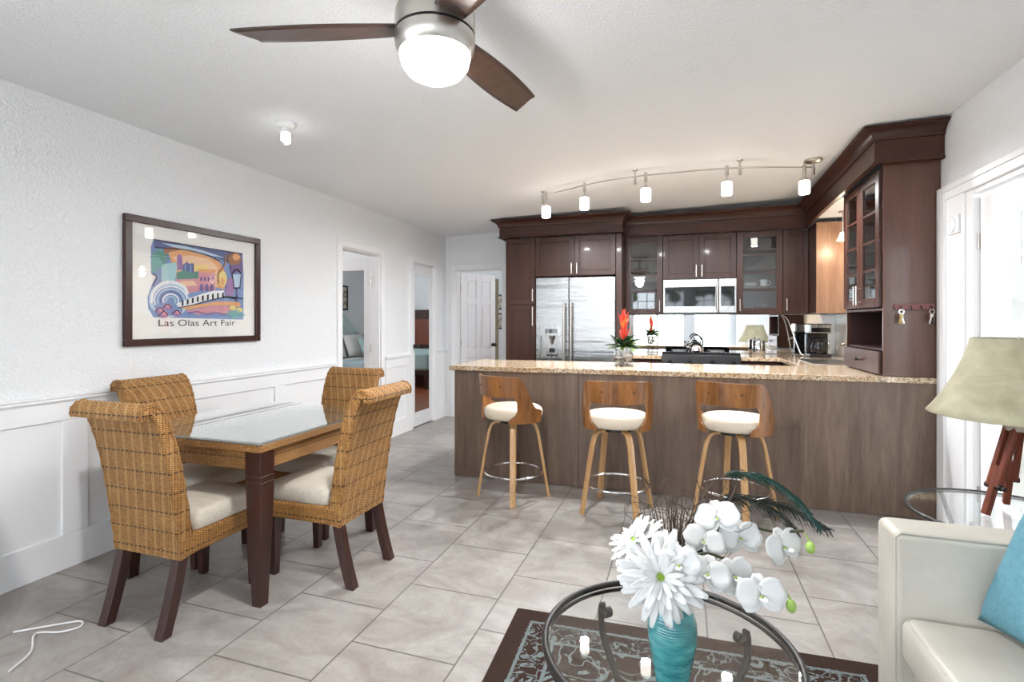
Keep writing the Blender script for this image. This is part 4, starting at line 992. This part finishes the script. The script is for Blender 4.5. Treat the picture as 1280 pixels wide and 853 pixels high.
# flexible track with pendants
pend = [(-1.19, 4.55), (-.80, 4.40), (-.27, 4.26), (.36, 4.32), (.89, 4.52)]
rail = catmull([(-1.24, 4.60, cz(-1.24)-.04), (-1.0, 4.49, cz(-1)-.04), (-.55, 4.29, cz(-.55)-.05), (0, 4.28, cz(0)-.055), (.45, 4.34, cz(.45)-.06), (.98, 4.56, cz(.98)-.06)], 8)
c = thing('track_light_rail', 'curving nickel track rail fixed under the ceiling above the bar', 'track light', (0, 4.4, cz(0)-.09))
loc(MB().tube(rail, .006, 8)).build('rail', M['nickel'], c)
for x, y in ((-1.22, 4.59), (-.36, 4.265), (.43, 4.335)):
    loc(MB().lathe([(.022, cz(x)), (.020, cz(x)-.008), (.006, cz(x)-.012), (.006, cz(x)-.05), (.011, cz(x)-.052), (.011, cz(x)-.115), (.001, cz(x)-.116)], (x, y, 0), 16)).build('standoff', M['nickel'], c)
x, y = .98, 4.56; loc(MB().lathe([(.065, cz(x)+.002), (.065, cz(x)-.014), (.05, cz(x)-.022), (.010, cz(x)-.024), (.008, cz(x)-.06), (.013, cz(x)-.062), (.013, cz(x)-.12), (.001, cz(x)-.121)], (x, y, 0), 24)).build('canopy', M['nickel'], c)
def near(x, y): return min(rail, key=lambda p: (p.x-x)**2+(p.y-y)**2)
plab = ['above the pantry end of the bar', 'second along from the fridge end', 'above the potted bromeliad', 'second along from the hutch end', 'beside the round ceiling canopy']
p0 = None
for k, (x, y) in enumerate(pend):
    q = near(x, y); lb = 'small lit white glass pendant on the track, '+plab[k]
    disk('pendant_bulb', (q.x, q.y, q.z-.214), .07, 14)
    if p0 is None:
        p0 = thing('pendant_light', lb, 'pendant light', q, 0, 'track pendants above the bar')
        MB().lathe([(.012, .022), (.013, .0), (.013, -.055), (.005, -.058), (.005, -.085), (.018, -.09), (.020, -.112), (.001, -.112)], n=18, cap=False).build('stem', M['nickel'], p0)
        MB().lathe([(.001, -.108), (.036, -.108), (.040, -.114), (.040, -.205), (.036, -.210), (.001, -.210)], n=24, cap=False).build('glass_shade', M['glow'], p0)
    else: dup(p0, q, 0, lb, 'track pendants above the bar')
c = thing('pendant_light', 'little lit pendant hanging from the soffit over the sink', 'pendant light', (1.40, 5.40, 2.30))
MB().lathe([(.035, 0), (.03, -.012), (.005, -.014), (.005, -.17), (.014, -.175), (.016, -.20), (.001, -.20)], n=16, cap=False).build('stem', M['nickel'], c)
MB().lathe([(.001, -.197), (.020, -.197), (.030, -.23), (.046, -.262), (.048, -.268), (.001, -.268)], n=20, cap=False).build('glass_shade', M['glow'], c)
point('sink_bulb', (1.40, 5.40, 1.98), 3.5, .04, (1, .80, .55))

# ------------------------------------------------------------------ rug, coffee table, flowers
c = MB().rings([[(x, y, z) for x, y in rrect(.70, 1.15, .01)] for z in (0.0, .010)]).build('area_rug', M['rug'], smooth=0)
c.location = (.055, 1.06, .0005); c.rotation_euler = (0, 0, R(2.5)); tag(c, 'dark brown rug with grey blue scroll pattern under the coffee table', 'rug')
TX, TY, TZ, TR = -.04, 1.48, .40, .342
c = thing('coffee_table', 'round glass coffee table with black scrolled iron frame', 'coffee table', (TX, TY, 0))
circle = lambda r_, z, n=64: [(r_*math.cos(2*math.pi*k/n), r_*math.sin(2*math.pi*k/n), z) for k in range(n)]
MB().rings([circle(TR-.016, TZ-.006), circle(TR-.016, TZ+.002)]).build('glass_top', M['tabglass'], c, smooth=0)
MB().loop(circle(TR-.006, TZ-.004), .0095, 12).loop(circle(TR-.008, TZ-.024), .006, 10).build('rim', M['iron'], c)
MB().loop(circle(.20, .13), .007, 10).build('stretcher', M['iron'], c)
for a in (43, 133, 223, 313):
    d = Vector((math.cos(R(a)), math.sin(R(a)), 0)); sc = []
    for k in range(13):                              # scroll at the top turning inwards
        t_ = R(-250+22*k); r_ = .007+.0018*k; sc.append(d*(TR-.062+r_*math.cos(t_)*1.0+.0)+Vector((0, 0, TZ-.052+r_*math.sin(t_))))
    body = [d*(TR-.028)+Vector((0, 0, TZ-.08)), d*(TR-.04)+Vector((0, 0, .25)), d*(.20)+Vector((0, 0, .13)), d*(.19)+Vector((0, 0, .07)), d*(.25)+Vector((0, 0, .018))]
    path = catmull(sc+body, 4); s_ = Vector((-d.y, d.x, 0)); rings = []
    for i, p in enumerate(path):
        t_ = (path[min(i+1, len(path)-1)]-path[max(i-1, 0)]).normalized(); nn = t_.cross(s_)
        rings.append([tuple(p+s_*u+nn*v) for u, v in rrect(.011, .005, .003, 2)])
    MB().rings(rings).build('leg', M['iron'], c, smooth=40)
VX, VY, VZ = -.022, 1.30, TZ+.003
vp = catmull([(.030, 0, 0), (.036, .006, 0), (.044, .05, 0), (.053, .10, 0), (.057, .135, 0), (.055, .165, 0), (.044, .195, 0), (.030, .21, 0), (.027, .222, 0)], 14)
c = MB().lathe([(.001, .0)]+[(p.x+.0011*math.sin(p.y*1050)*(1 if p.y > .01 else 0), p.y) for p in vp]+[(.023, .22), (.024, .205), (.036, .19), (.046, .16), (.046, .12), (.034, .05), (.026, .012), (.001, .012)], n=64, cap=False).build('glass_vase', M['vase'], smooth=80)
c.location = (VX, VY, VZ); tag(c, 'teal ribbed glass vase of white flowers on the coffee table', 'vase')
mouth = Vector((VX, VY, VZ+.20))
def petal(q, T, L, w_, curl, base=.0, tip=.75, n=6):
    def fn(u, v):
        r_ = base+L*v; ww = w_*(math.sin(math.pi*(.12+.80*v))**tip); s_ = (u-.5)*ww
        return T @ Vector((r_, s_, curl*v*v*L+.25*(abs(u-.5)*2)**2*ww*.35))
    q.grid(fn, 4, n)
def aim(p, d, roll=0):
    return Matrix.Translation(p) @ Vector(d).to_track_quat('Z', 'Y').to_matrix().to_4x4() @ Matrix.Rotation(roll, 4, 'Z')
def gerbera(label, p, d, s_=1.):
    c = thing('gerbera_daisy', label, 'flower', mouth, 0, 'white gerbera daisies in the vase'); p = Vector(p)-mouth; random.seed(int(p.x*1000)+50)
    T0 = aim(p, d); q = MB()
    for lay_, (n, L, w_, up) in enumerate(((22, .088, .024, -.18), (20, .084, .022, .0), (16, .068, .018, .22), (14, .04, .012, .5))):
        for k in range(n):
            a = 2*math.pi*(k+.5*lay_)/n+random.uniform(-.12, .12)
            T = T0 @ Matrix.Translation((0, 0, .004*lay_)) @ Matrix.Rotation(a, 4, 'Z') @ Matrix.Rotation(-up+random.uniform(-.12, .12), 4, 'Y')
            petal(q, T, s_*L*random.uniform(.85, 1.1), s_*w_*random.uniform(.85, 1.1), random.uniform(-.3, .12), .010)
    q.build('petals', M['petal'], c, solid=.0012, smooth=60)
    q = MB(); q.T = T0 @ Matrix.Translation((0, 0, .012)); random.seed(2)
    for k in range(90):
        r_ = .0185*math.sqrt(k/90)*s_; a = k*2.4; q.ball((r_*math.cos(a), r_*math.sin(a), .004-.25*r_), .0028, 6, 4)
    q.build('flower_center', M['lime'], c)['label'] = 'lime green flower centre'
    MB().tube(catmull([(0, 0, -.03), (p.x*.35, p.y*.35, p.z*.45), tuple(p-Vector(d).normalized()*.03), tuple(p)]), .004, 8).build('stem', M['limec'], c)
camv = Vector((0, 0, 1.29))
gerbera('large white gerbera daisy with a green centre, lowest at the front of the vase', (-.045, 1.20, .715), (.03, -.9, .38), 1.04)
gerbera('white gerbera daisy mostly hidden behind the bigger one', (-.105, 1.31, .735), (-.55, -.3, .6), .88)
def orchid(q_list, c, p, d, s_, roll):
    T0 = aim(p, d, roll); q = MB()
    for k, (a, L, w_) in enumerate(((90, .040, .034), (210, .040, .032), (330, .040, .032))):
        petal(q, T0 @ Matrix.Rotation(R(a), 4, 'Z') @ Matrix.Rotation(-.1, 4, 'Y'), L*s_, w_*s_, -.1, .003, .6)
    for a in (20, 160): petal(q, T0 @ Matrix.Translation((0, 0, .003)) @ Matrix.Rotation(R(a), 4, 'Z') @ Matrix.Rotation(-.15, 4, 'Y'), .046*s_, .056*s_, -.12, .003, .5)
    for a in (255, 285): petal(q, T0 @ Matrix.Translation((0, 0, .006)) @ Matrix.Rotation(R(a), 4, 'Z') @ Matrix.Rotation(-.9, 4, 'Y'), .020*s_, .014*s_, .4, .002, .6)
    o = q.build('blossom', M['petal'], c, solid=.001, smooth=60)
    z = MB(); z.T = T0; z.ball((0, 0, .008), .0038*s_, 8, 6); z.build('blossom_center', M['limec'], o)
def orchid_spray(label, path, blooms, buds):
    c = thing('orchid_spray', label, 'flower', mouth, 0, 'white orchid sprays in the vase'); L = lambda p: Vector(p)-mouth
    MB().tube(catmull([L(p) for p in path], 6), .0034, 8).build('stem', M['stemg'], c)
    for p, d, s_, r_ in blooms: orchid(None, c, L(p), d, s_, r_)
    for p in buds:
        p = L(p); o = MB().ball(tuple(p), .013, 12, 8, (.85, .85, 1.15)); o.tube([p+Vector((0, 0, .012)), p+Vector((-.012, .004, .032))], .002, 6); o.build('bud', M['limec'], c)['label'] = 'closed green bud'
orchid_spray('white orchid spray arching out low over the table rim, two blooms near a green bud', [(VX, VY, .57), (.0, 1.30, .68), (.04, 1.30, .735), (.10, 1.30, .73), (.17, 1.29, .70), (.215, 1.28, .675)],
    [((-.005, 1.20, .745), (-.1, -.9, .35), 1.0, .2), ((.055, 1.24, .715), (0, -.85, .4), 1.0, -.2), ((.165, 1.24, .685), (.15, -.9, .35), 1.08, .1), ((.115, 1.28, .70), (.3, -.8, .4), 1.0, .4)], [(.232, 1.28, .655)])
orchid_spray('white orchid spray held higher behind, blooms among the feathers, bud at its tip', [(VX, VY, .57), (.02, 1.36, .70), (.09, 1.40, .79), (.15, 1.42, .775), (.22, 1.42, .765), (.285, 1.42, .775)],
    [((.085, 1.36, .80), (-.2, -.8, .5), 1.1, .3), ((.05, 1.33, .75), (.1, -.8, .5), 1.0, -.3), ((.135, 1.37, .755), (.3, -.8, .4), 1.1, 0), ((.235, 1.40, .735), (.5, -.7, .3), 1.1, .2)], [(.297, 1.41, .74)])
# feathers
def feather(label, path, wd, m, dens=70):
    c = thing('feather', label, 'feather', mouth, 0, 'dark feathers in the vase'); P_ = catmull([Vector(p)-mouth for p in path], 12)
    MB().tube(P_, [.0020*(1-.7*i/len(P_)) for i in range(len(P_))], 6).build('quill', M['twig'], c)
    q = MB(); random.seed(len(label)); N = len(P_)
    for k in range(dens):
        f_ = .42+.58*k/dens; i = min(N-2, int(f_*(N-1))); p = P_[i].lerp(P_[i+1], f_*(N-1)-i) if f_*(N-1)-i <= 1 else P_[i]; t_ = (P_[i+1]-P_[i]).normalized()
        for s_ in (-1, 1):
            sd = (t_.cross(Vector((.2, -1, .3))).normalized()*s_+Vector((random.uniform(-.4, .4), random.uniform(-.6, .6), random.uniform(-.3, .3)))).normalized()
            e = (sd*random.uniform(.3, .8)+t_*1.0).normalized(); L = wd*(.35+.65*math.sin(math.pi*min(1, .1+f_*.85)))*random.uniform(.6, 1.35)
            q.tube([p, p+e*L*.5, p+e*L+Vector((random.uniform(-.1, .1)*L, 0, -.35*L))], [.0013, .0011, .0004], 4)
    q.build('barbs', m, c)
feather('dark green feather curving high above the orchids', [(VX, VY, .57), (.03, 1.40, .78), (.10, 1.50, .865), (.20, 1.50, .875), (.28, 1.48, .83), (.33, 1.46, .77)], .024, M['feathert'], 170)
feather('thin dark feather sweeping flat towards the sofa, open barbs', [(VX, VY, .57), (.03, 1.44, .76), (.12, 1.52, .80), (.24, 1.52, .80), (.36, 1.50, .755)], .04, M['feather'], 80)
feather('black feather drooping behind the higher orchid spray', [(VX, VY, .57), (.01, 1.42, .75), (.10, 1.48, .82), (.20, 1.47, .81), (.265, 1.45, .77), (.27, 1.44, .73)], .024, M['feather'], 130)
tw = MB(); random.seed(21); q0 = Vector((VX, VY+.01, .60))
for k in range(26):                                   # straight twigs fanning up
    up = Vector((random.uniform(-.02, .15), random.uniform(.06, .16), random.uniform(.16, .25)))
    b1 = q0+up*.5+Vector((random.uniform(-.01, .01), 0, .01)); b2 = q0+up
    tw.tube(catmull([q0, b1, b2, b2+up*.12+Vector((random.uniform(-.02, .02), 0, random.uniform(-.01, .015)))], 4), [.0022]*6+[.0014]*7, 5)
for k in range(60):                                   # thin curly ones
    a = random.uniform(0, 6.28); up = Vector((random.uniform(-.10, .16), random.uniform(.05, .17), random.uniform(.11, .22)))
    pts = [q0, q0+up*.55, q0+up]; d = up.normalized()*.03; p = q0+up
    for j in range(5):
        a += random.uniform(.3, .8)*(1 if k % 2 else -1); p = p+Vector((.022*math.cos(a), random.uniform(-.008, .008), .016*math.sin(a))); pts.append(p)
    P_ = catmull(pts, 4); tw.tube(P_, [.0011-.0006*i/len(P_) for i in range(len(P_))], 4)
o = tw.build('twig_bundle', M['twig'], smooth=60); tag(o, 'tangle of thin brown twigs rising behind the white daisies', 'twigs'); o['kind'] = 'stuff'

# ------------------------------------------------------------------ sofa, lamp, side table
c = thing('sofa', 'pale grey leather sofa with square arms', 'sofa', (1.1, 1.0, 0))
def cush(x0, x1, y0, y1, z0, z1, r_, puff=.0):
    cx, cy, hx_, hy_ = (x0+x1)/2, (y0+y1)/2, (x1-x0)/2, (y1-y0)/2; q = MB(); rg = []
    n = 5
    for k in range(n+1):
        a = R(-90+90*k/n); i = r_*(1-math.cos(a)); rg.append([(cx+u, cy+v, z0+r_*(1+math.sin(a))) for u, v in rrect(hx_-i, hy_-i, max(r_-i*.3, .01))])
    for k in range(n+1):
        a = R(90*k/n); i = r_*(1-math.cos(a)); rg.append([(cx+u, cy+v, z1-r_*(1-math.sin(a))) for u, v in rrect(hx_-i, hy_-i, max(r_-i*.3, .01))])
    if puff:
        for k in (.75, .45, .1): rg.append([(cx+u*k, cy+v*k, z1+puff*(1-k*k)) for u, v in rrect(hx_-r_, hy_-r_, .02)])
    return q.rings(rg)
for y0, y1 in ((1.845, 2.0), (-.02, .14)):
    a_ = loc(cush(.615, 1.555, y0, y1, .06, .648, .022)).build('arm', M['leather'], c, smooth=50)
    s_ = [(.615+.022, y0+.006, .648-.004), (1.5, y0+.006, .648-.004)]
    loc(MB().tube([(.620, y0+.008, .08), (.620, y0+.008, .63), (.632, y0+.006, .645), (1.5, y0+.006, .645)], .0028, 6)).build('seam', M['leather'], a_)
loc(cush(.66, 1.54, .14, 1.845, .08, .27, .02)).build('base', M['leather'], c, smooth=50)
for y0, y1 in ((.995, 1.842), (.143, .990)):
    a_ = loc(cush(.625, 1.34, y0, y1, .268, .405, .03, .012)).build('seat_cushion', M['leather'], c, smooth=60)
    loc(MB().tube([(1.3, y1-.02, .400), (.648, y1-.02, .400), (.634, y1-.035, .399), (.634, y0+.035, .399), (.648, y0+.02, .4), (1.3, y0+.02, .4)], .003, 6)).build('piping', M['leather'], a_)
    T = Matrix.Translation((1.33, (y0+y1)/2, .40)) @ Matrix.Rotation(R(10), 4, 'Y')
    q = cush(-.09, .09, -(y1-y0)/2, (y1-y0)/2, 0.0, .42, .05); q.v = [tuple(T @ Vector(p)) for p in q.v]; loc(q).build('back_cushion', M['leather'], c, smooth=60)
loc(cush(1.38, 1.56, .0, 1.98, .06, .72, .03)).build('backrest', M['leather'], c, smooth=50)
for x in (.67, 1.5):
    for y in (.05, 1.92): loc(MB().lathe([(.018, .013), (.024, .062)], (x, y, 0), 14)).build('leg', M['darkwood'], c)
def pillow(label, o, ex, ey, th):
    q = MB(); ex, ey = Vector(ex), Vector(ey); nz = ex.cross(ey).normalized(); n = 14
    def fn(s_):
        def g(u, v):
            a, b_ = u*2-1, v*2-1; k = (max(0, (1-a**4)*(1-b_**4)))**.55
            pin = 1-.09*((1-a*a)*(abs(b_)**3)+0); pin2 = 1-.09*((1-b_*b_)*(abs(a)**3))
            return Vector(o)+ex*(.5+a*.5*pin2)+ey*(.5+b_*.5*pin)+nz*(s_*th*.5*k)
        return g
    q.grid(fn(1), n, n).grid(fn(-1), n, n)
    o_ = q.build('throw_pillow', M['teal'], smooth=80); bm = bmesh.new(); bm.from_mesh(o_.data); bmesh.ops.remove_doubles(bm, verts=bm.verts, dist=.0004); bmesh.ops.recalc_face_normals(bm, faces=bm.faces); bm.to_mesh(o_.data); bm.free()
    return tag(o_, label, 'pillow')
pillow('teal velvet throw pillow leaning on the sofa seat', (.815, 1.835, .425), (.10, -.39, .0), (.12, -.02, .385), .13)
c = thing('side_table', 'round glass side table on a black metal frame between sofa and french door', 'side table', (1.22, 2.50, 0))
r_ = .33
MB().rings([circle(r_-.012, .524), circle(r_-.012, .532)]).build('glass_top', M['tabglass'], c, smooth=0)
MB().loop(circle(r_, .526), .009, 10).build('rim', M['iron'], c)
for a in (20, 110, 200, 290):
    d = Vector((math.cos(R(a)), math.sin(R(a)), 0)); MB().tube(catmull([d*(r_-.01)+Vector((0, 0, .52)), d*.25+Vector((0, 0, .36)), d*.20+Vector((0, 0, .2)), d*.27+Vector((0, 0, 0.004))]), .009, 10).build('leg', M['iron'], c)
MB().loop(circle(.20, .20), .006, 8).build('stretcher', M['iron'], c)
c = thing('table_lamp', 'tripod lamp of red brown wood with flared olive suede shade', 'lamp', (1.25, 2.52, .534))
zb, zt_ = .385, .69
MB().rings([[(r2*math.cos(2*math.pi*k/48), r2*math.sin(2*math.pi*k/48), z) for k in range(48)] for r2, z in ((.285, zb), (.262, zb+.03), (.225, zb+.09), (.190, zb+.16), (.163, zb+.23), (.142, zt_))], cap=False).build('lamp_shade', M['shade'], c, solid=.003, smooth=60)
MB().lathe([(.012, .33), (.012, .42), (.022, .425), (.022, .47), (.001, .47)], n=16, cap=False).build('socket', M['nickel'], c)
MB().ball((0, 0, .51), .032, 14, 10).build('bulb', M['lightwhite'], c)
MB().tube([(0, 0, .45), (0, 0, .70)], .003, 8).tube([(-.145, 0, zt_-.006), (.145, 0, zt_-.006)], .0025, 6).tube([(0, -.145, zt_-.006), (0, .145, zt_-.006)], .0025, 6).build('harp', M['nickel'], c)
MB().lathe([(.045, .33), (.05, .35), (.03, .37), (.001, .372)], n=20).lathe([(.001, .325), (.045, .33)], n=20, cap=False).build('tripod_head', M['nickel'], c)
for a in (200, 80, 320):
    d = Vector((math.cos(R(a)), math.sin(R(a)), 0)); s_ = Vector((-d.y, d.x, 0))
    p0_, p1_ = d*.028+Vector((0, 0, .345)), d*.135+Vector((0, 0, .004)); t_ = (p1_-p0_).normalized(); nn = t_.cross(s_)
    lg = MB()
    for off in (-.016, .016):
        lg.rings([[tuple(p+s_*(u+off)+nn*v) for u, v in rrect(.009, .013, .003, 2)] for p in (p0_, p0_.lerp(p1_, .68))])
    lg.rings([[tuple(p+s_*u+nn*v) for u, v in rrect(.011, .012, .003, 2)] for p in (p0_.lerp(p1_, .45), p1_)])
    l_ = lg.build('leg', M['lampwood'], c, bevel=.0)
    pm = p0_.lerp(p1_, .68); MB().tube([pm-s_*.03, pm+s_*.03], .012, 10).tube([pm+s_*.025, pm+s_*.045], .008, 10).build('clamp', M['iron'], l_)

# white cord on the tiles
tag(MB().tube(catmull([(-2.62, 1.36, .006), (-2.50, 1.46, .006), (-2.44, 1.50, .006), (-2.40, 1.47, .006), (-2.44, 1.42, .006), (-2.52, 1.38, .006), (-2.40, 1.30, .006), (-2.34, 1.20, .006)]), .004, 8).build('floor_cord', M['lightwhite']), 'thin white cord looped on the tile floor near the wainscot', 'cord')

# ------------------------------------------------------------------ bedroom beyond the first door
c = thing('bed', 'pale aqua bed with arched headboard reflected in the open bedroom door', 'bed', (-5.1, 1.65, 0))
hb = [(-.80, .0), (-.80, 1.02), (-.72, 1.06), (-.55, 1.10), (-.35, 1.28), (-.15, 1.42), (0, 1.46), (.15, 1.42), (.35, 1.28), (.55, 1.10), (.72, 1.06), (.80, 1.02), (.80, 0)]
hp = catmull([(a, b_, 0) for a, b_ in hb[1:-1]], 4)
MB().prism([(-.80, 0)]+[(p.x, p.y) for p in hp]+[(.80, 0)], -.88, -.82, 'x').build('headboard', M['aqua'], c, bevel=.008)
MB().tube([(-.80, p.x, p.y-.03) for p in hp], .022, 10).tube([(-.80, p.x*.8, p.y*.86-.02) for p in hp], .012, 8).build('headboard_molding', M['aqua'], c)
MB().box(-.82, 1.1, -.76, .76, .12, .34).build('bed_frame', M['aqua'], c, bevel=.01)
cu_ = cush(-.81, 1.1, -.75, .75, .34, .62, .06); cu_.build('mattress', M['whitefab'], c, smooth=60)
cush(-.25, 1.13, -.79, .79, .30, .65, .06).build('bedspread', M['greyblue'], c, smooth=60)
for sx in (-.75, 1.03):
    for sy in (-.7, .7): MB().box(sx-.04, sx+.04, sy-.04, sy+.04, 0, .12).build('leg', M['aqua'], c)
def bed_pillow(name, label, x, y, w_, h_, m, lean, z=.62):
    q = MB(); ex = Vector((0, w_, 0)); ey = Vector((-math.sin(lean)*h_, 0, math.cos(lean)*h_)); nz = ex.cross(ey).normalized()
    for s_ in (-1, 1):
        q.grid(lambda u, v: Vector((x, y-w_/2, z+.02))+ex*u+ey*v+nz*(s_*.075*(max(0, (1-(2*u-1)**4)*(1-(2*v-1)**4)))**.5), 10, 10)
    return tag(q.build(name, m, smooth=80), label, 'pillow', 'pillows on the aqua bed')
bed_pillow('bed_pillow', 'white pillow against the aqua headboard, in front of the arch', -5.72, 1.30, .60, .42, M['whitefab'], R(20), .63)
bed_pillow('bed_pillow', 'second white pillow against the aqua headboard, under the picture', -5.72, 1.98, .60, .42, M['whitefab'], R(20), .63)
bed_pillow('accent_pillow', 'aqua accent pillow leaning on the white pillows of the bed', -5.48, 1.25, .42, .36, M['aquafab'], R(28), .655)
c = thing('framed_picture', 'small black framed picture over the aqua bed', 'picture', (-5.998, 1.48, 1.73))
t = MB().box(0, .02, -.2, .2, -.23, -.20).box(0, .02, -.2, .2, .20, .23).box(0, .02, -.2, -.17, -.2, .2).box(0, .02, .17, .2, -.2, .2); t.build('frame', M['black'], c)
sk = mat('sepia_print', srgb(206, 196, 176), .7); N = NT(sk); N.color(N.ramp(N.noise(N.obj(), 14, 4), [(.45, srgb(216, 208, 190)), (.6, srgb(120, 112, 100))])); MB().box(0, .008, -.17, .17, -.2, .2).build('print', sk, c)
c = thing('bedside_plant', 'small grey green plant beside the aqua bed', 'plant', (-5.8, .68, 0))
MB().lathe([(.12, 0), (.12, .02), (.03, .04), (.03, .58), (.14, .6), (.14, .62), (.001, .62)], n=24).build('stand', M['aqua'], c)
MB().lathe([(.05, .62), (.07, .74), (.06, .74), (.001, .70)], n=20).build('pot', M['china'], c)
q = MB(); random.seed(8)
for k in range(26): blade(q, (0, 0, .72), k*2.4, random.uniform(.18, .34), R(random.uniform(40, 80)), .03, .04)
q.build('leaves', mat('sage_leaf', srgb(130, 150, 138), .6), c, solid=.001)
# guest room
c = thing('bed', 'dark wood bed reflected in the mirrored closet door', 'bed', (-.85, 9.4, 0))
MB().box(-.8, .8, 1.28, 1.36, 0, 1.50).box(-.86, .86, 1.26, 1.38, 1.48, 1.56).build('headboard', M['cab'], c, bevel=.01)
MB().box(-.62, .62, 1.25, 1.28, .75, 1.35).build('headboard_panel', M['lampwood'], c, bevel=.01)
MB().box(-.78, .78, -.75, 1.28, .28, .42).build('bed_frame', M['cab'], c, bevel=.01)
cush(-.76, .76, -.74, 1.26, .42, .66, .06).build('mattress', M['whitefab'], c, smooth=60)
cush(-.80, .80, -.79, .7, .36, .69, .06).build('bedspread', M['aquafab'], c, smooth=60)
for sx in (-.72, .72):
    for sy in (-.7, 1.2): MB().box(sx-.04, sx+.04, sy-.04, sy+.04, 0, .28).build('leg', M['cab'], c)
for k, (z0, z1) in enumerate(((1.505, 1.785), (1.145, 1.445))):
    c = thing('framed_picture', ['small dark framed picture, upper of two beyond the six panel door', 'small dark framed picture, lower of two beyond the six panel door'][k], 'picture', (-3.199, 8.9, (z0+z1)/2)); h_ = (z1-z0)/2
    MB().box(0, .02, -.18, .18, -h_, -h_+.03).box(0, .02, -.18, .18, h_-.03, h_).box(0, .02, -.18, -.15, -h_+.03, h_-.03).box(0, .02, .15, .18, -h_+.03, h_-.03).build('frame', M['black'], c)
    MB().box(0, .008, -.15, .15, -h_+.03, h_-.03).build('print', sk, c)
q = MB(); pts = []
for k in range(41): pts.append((-3.15+.03*math.sin(k*1.3), 8.26+.40*k/40))
q.rings([[(x, y, z) for x, y in pts]+[(x-.012, y, z) for x, y in reversed(pts)] for z in (.03, 1.0, 2.05)])
tag(q.build('curtain', M['curtain'], smooth=60), 'beige hanging curtain glimpsed past the six panel door', 'curtain')
# ------------------------------------------------------------------ side yard seen through the french door
struct(box(XR+.14, 5.25, -1, 14, 2.62, 2.78).build('sky_blocking_slab', M['stucco'], smooth=0))  # slab added overhead to cut the sky light on the yard
struct(box(5.6, 5.8, 4, 14, -.1, 5).build('wall_exterior', M['stucco'], smooth=0))
c = thing('outdoor_stair', 'white outdoor staircase with railing seen through the french door glass', 'staircase', (4.2, 8.2, 0))
q = MB().prism([(-1.4, 2.55), (-1.4, 2.1), (1.4, .55), (1.4, 1.0)], -.5, .5, 'y'); q.build('stringer', M['stucco'], c)
for k in range(9):
    x = -1.3+.325*k; z = 2.5-.5536*(x+1.4); MB().box(x-.02, x+.02, -.49, -.45, z, z+.85).build('baluster', M['trim'], c)
MB().tube([(-1.4, -.47, 3.36), (1.4, -.47, 1.81)], .035, 10).build('handrail', M['trim'], c)
MB().tube([(-1.4, -.47, 2.70), (1.4, -.47, 1.15)], .02, 10).build('lower_rail', M['trim'], c)
q = MB().box(-1.4, -1.2, -.45, .45, 0, 2.2).box(1.0, 1.2, -.45, .45, 0, .8); q.build('stair_post', M['stucco'], c)
c = thing('yard_plant', 'green leafy plant outside the french door behind the lamp shade', 'plant', (2.9, 5.75, -.03)); q = MB(); random.seed(12)
MB().lathe([(.14, 0), (.2, .35), (.18, .35), (.001, .3)], n=24).build('pot', M['concrete'], c)
for k in range(60): blade(q, (0, 0, .3), k*2.4, random.uniform(.6, 1.1), R(random.uniform(35, 85)), .08, random.uniform(.05, .3))
q.build('leaves', M['green'], c, solid=.001)
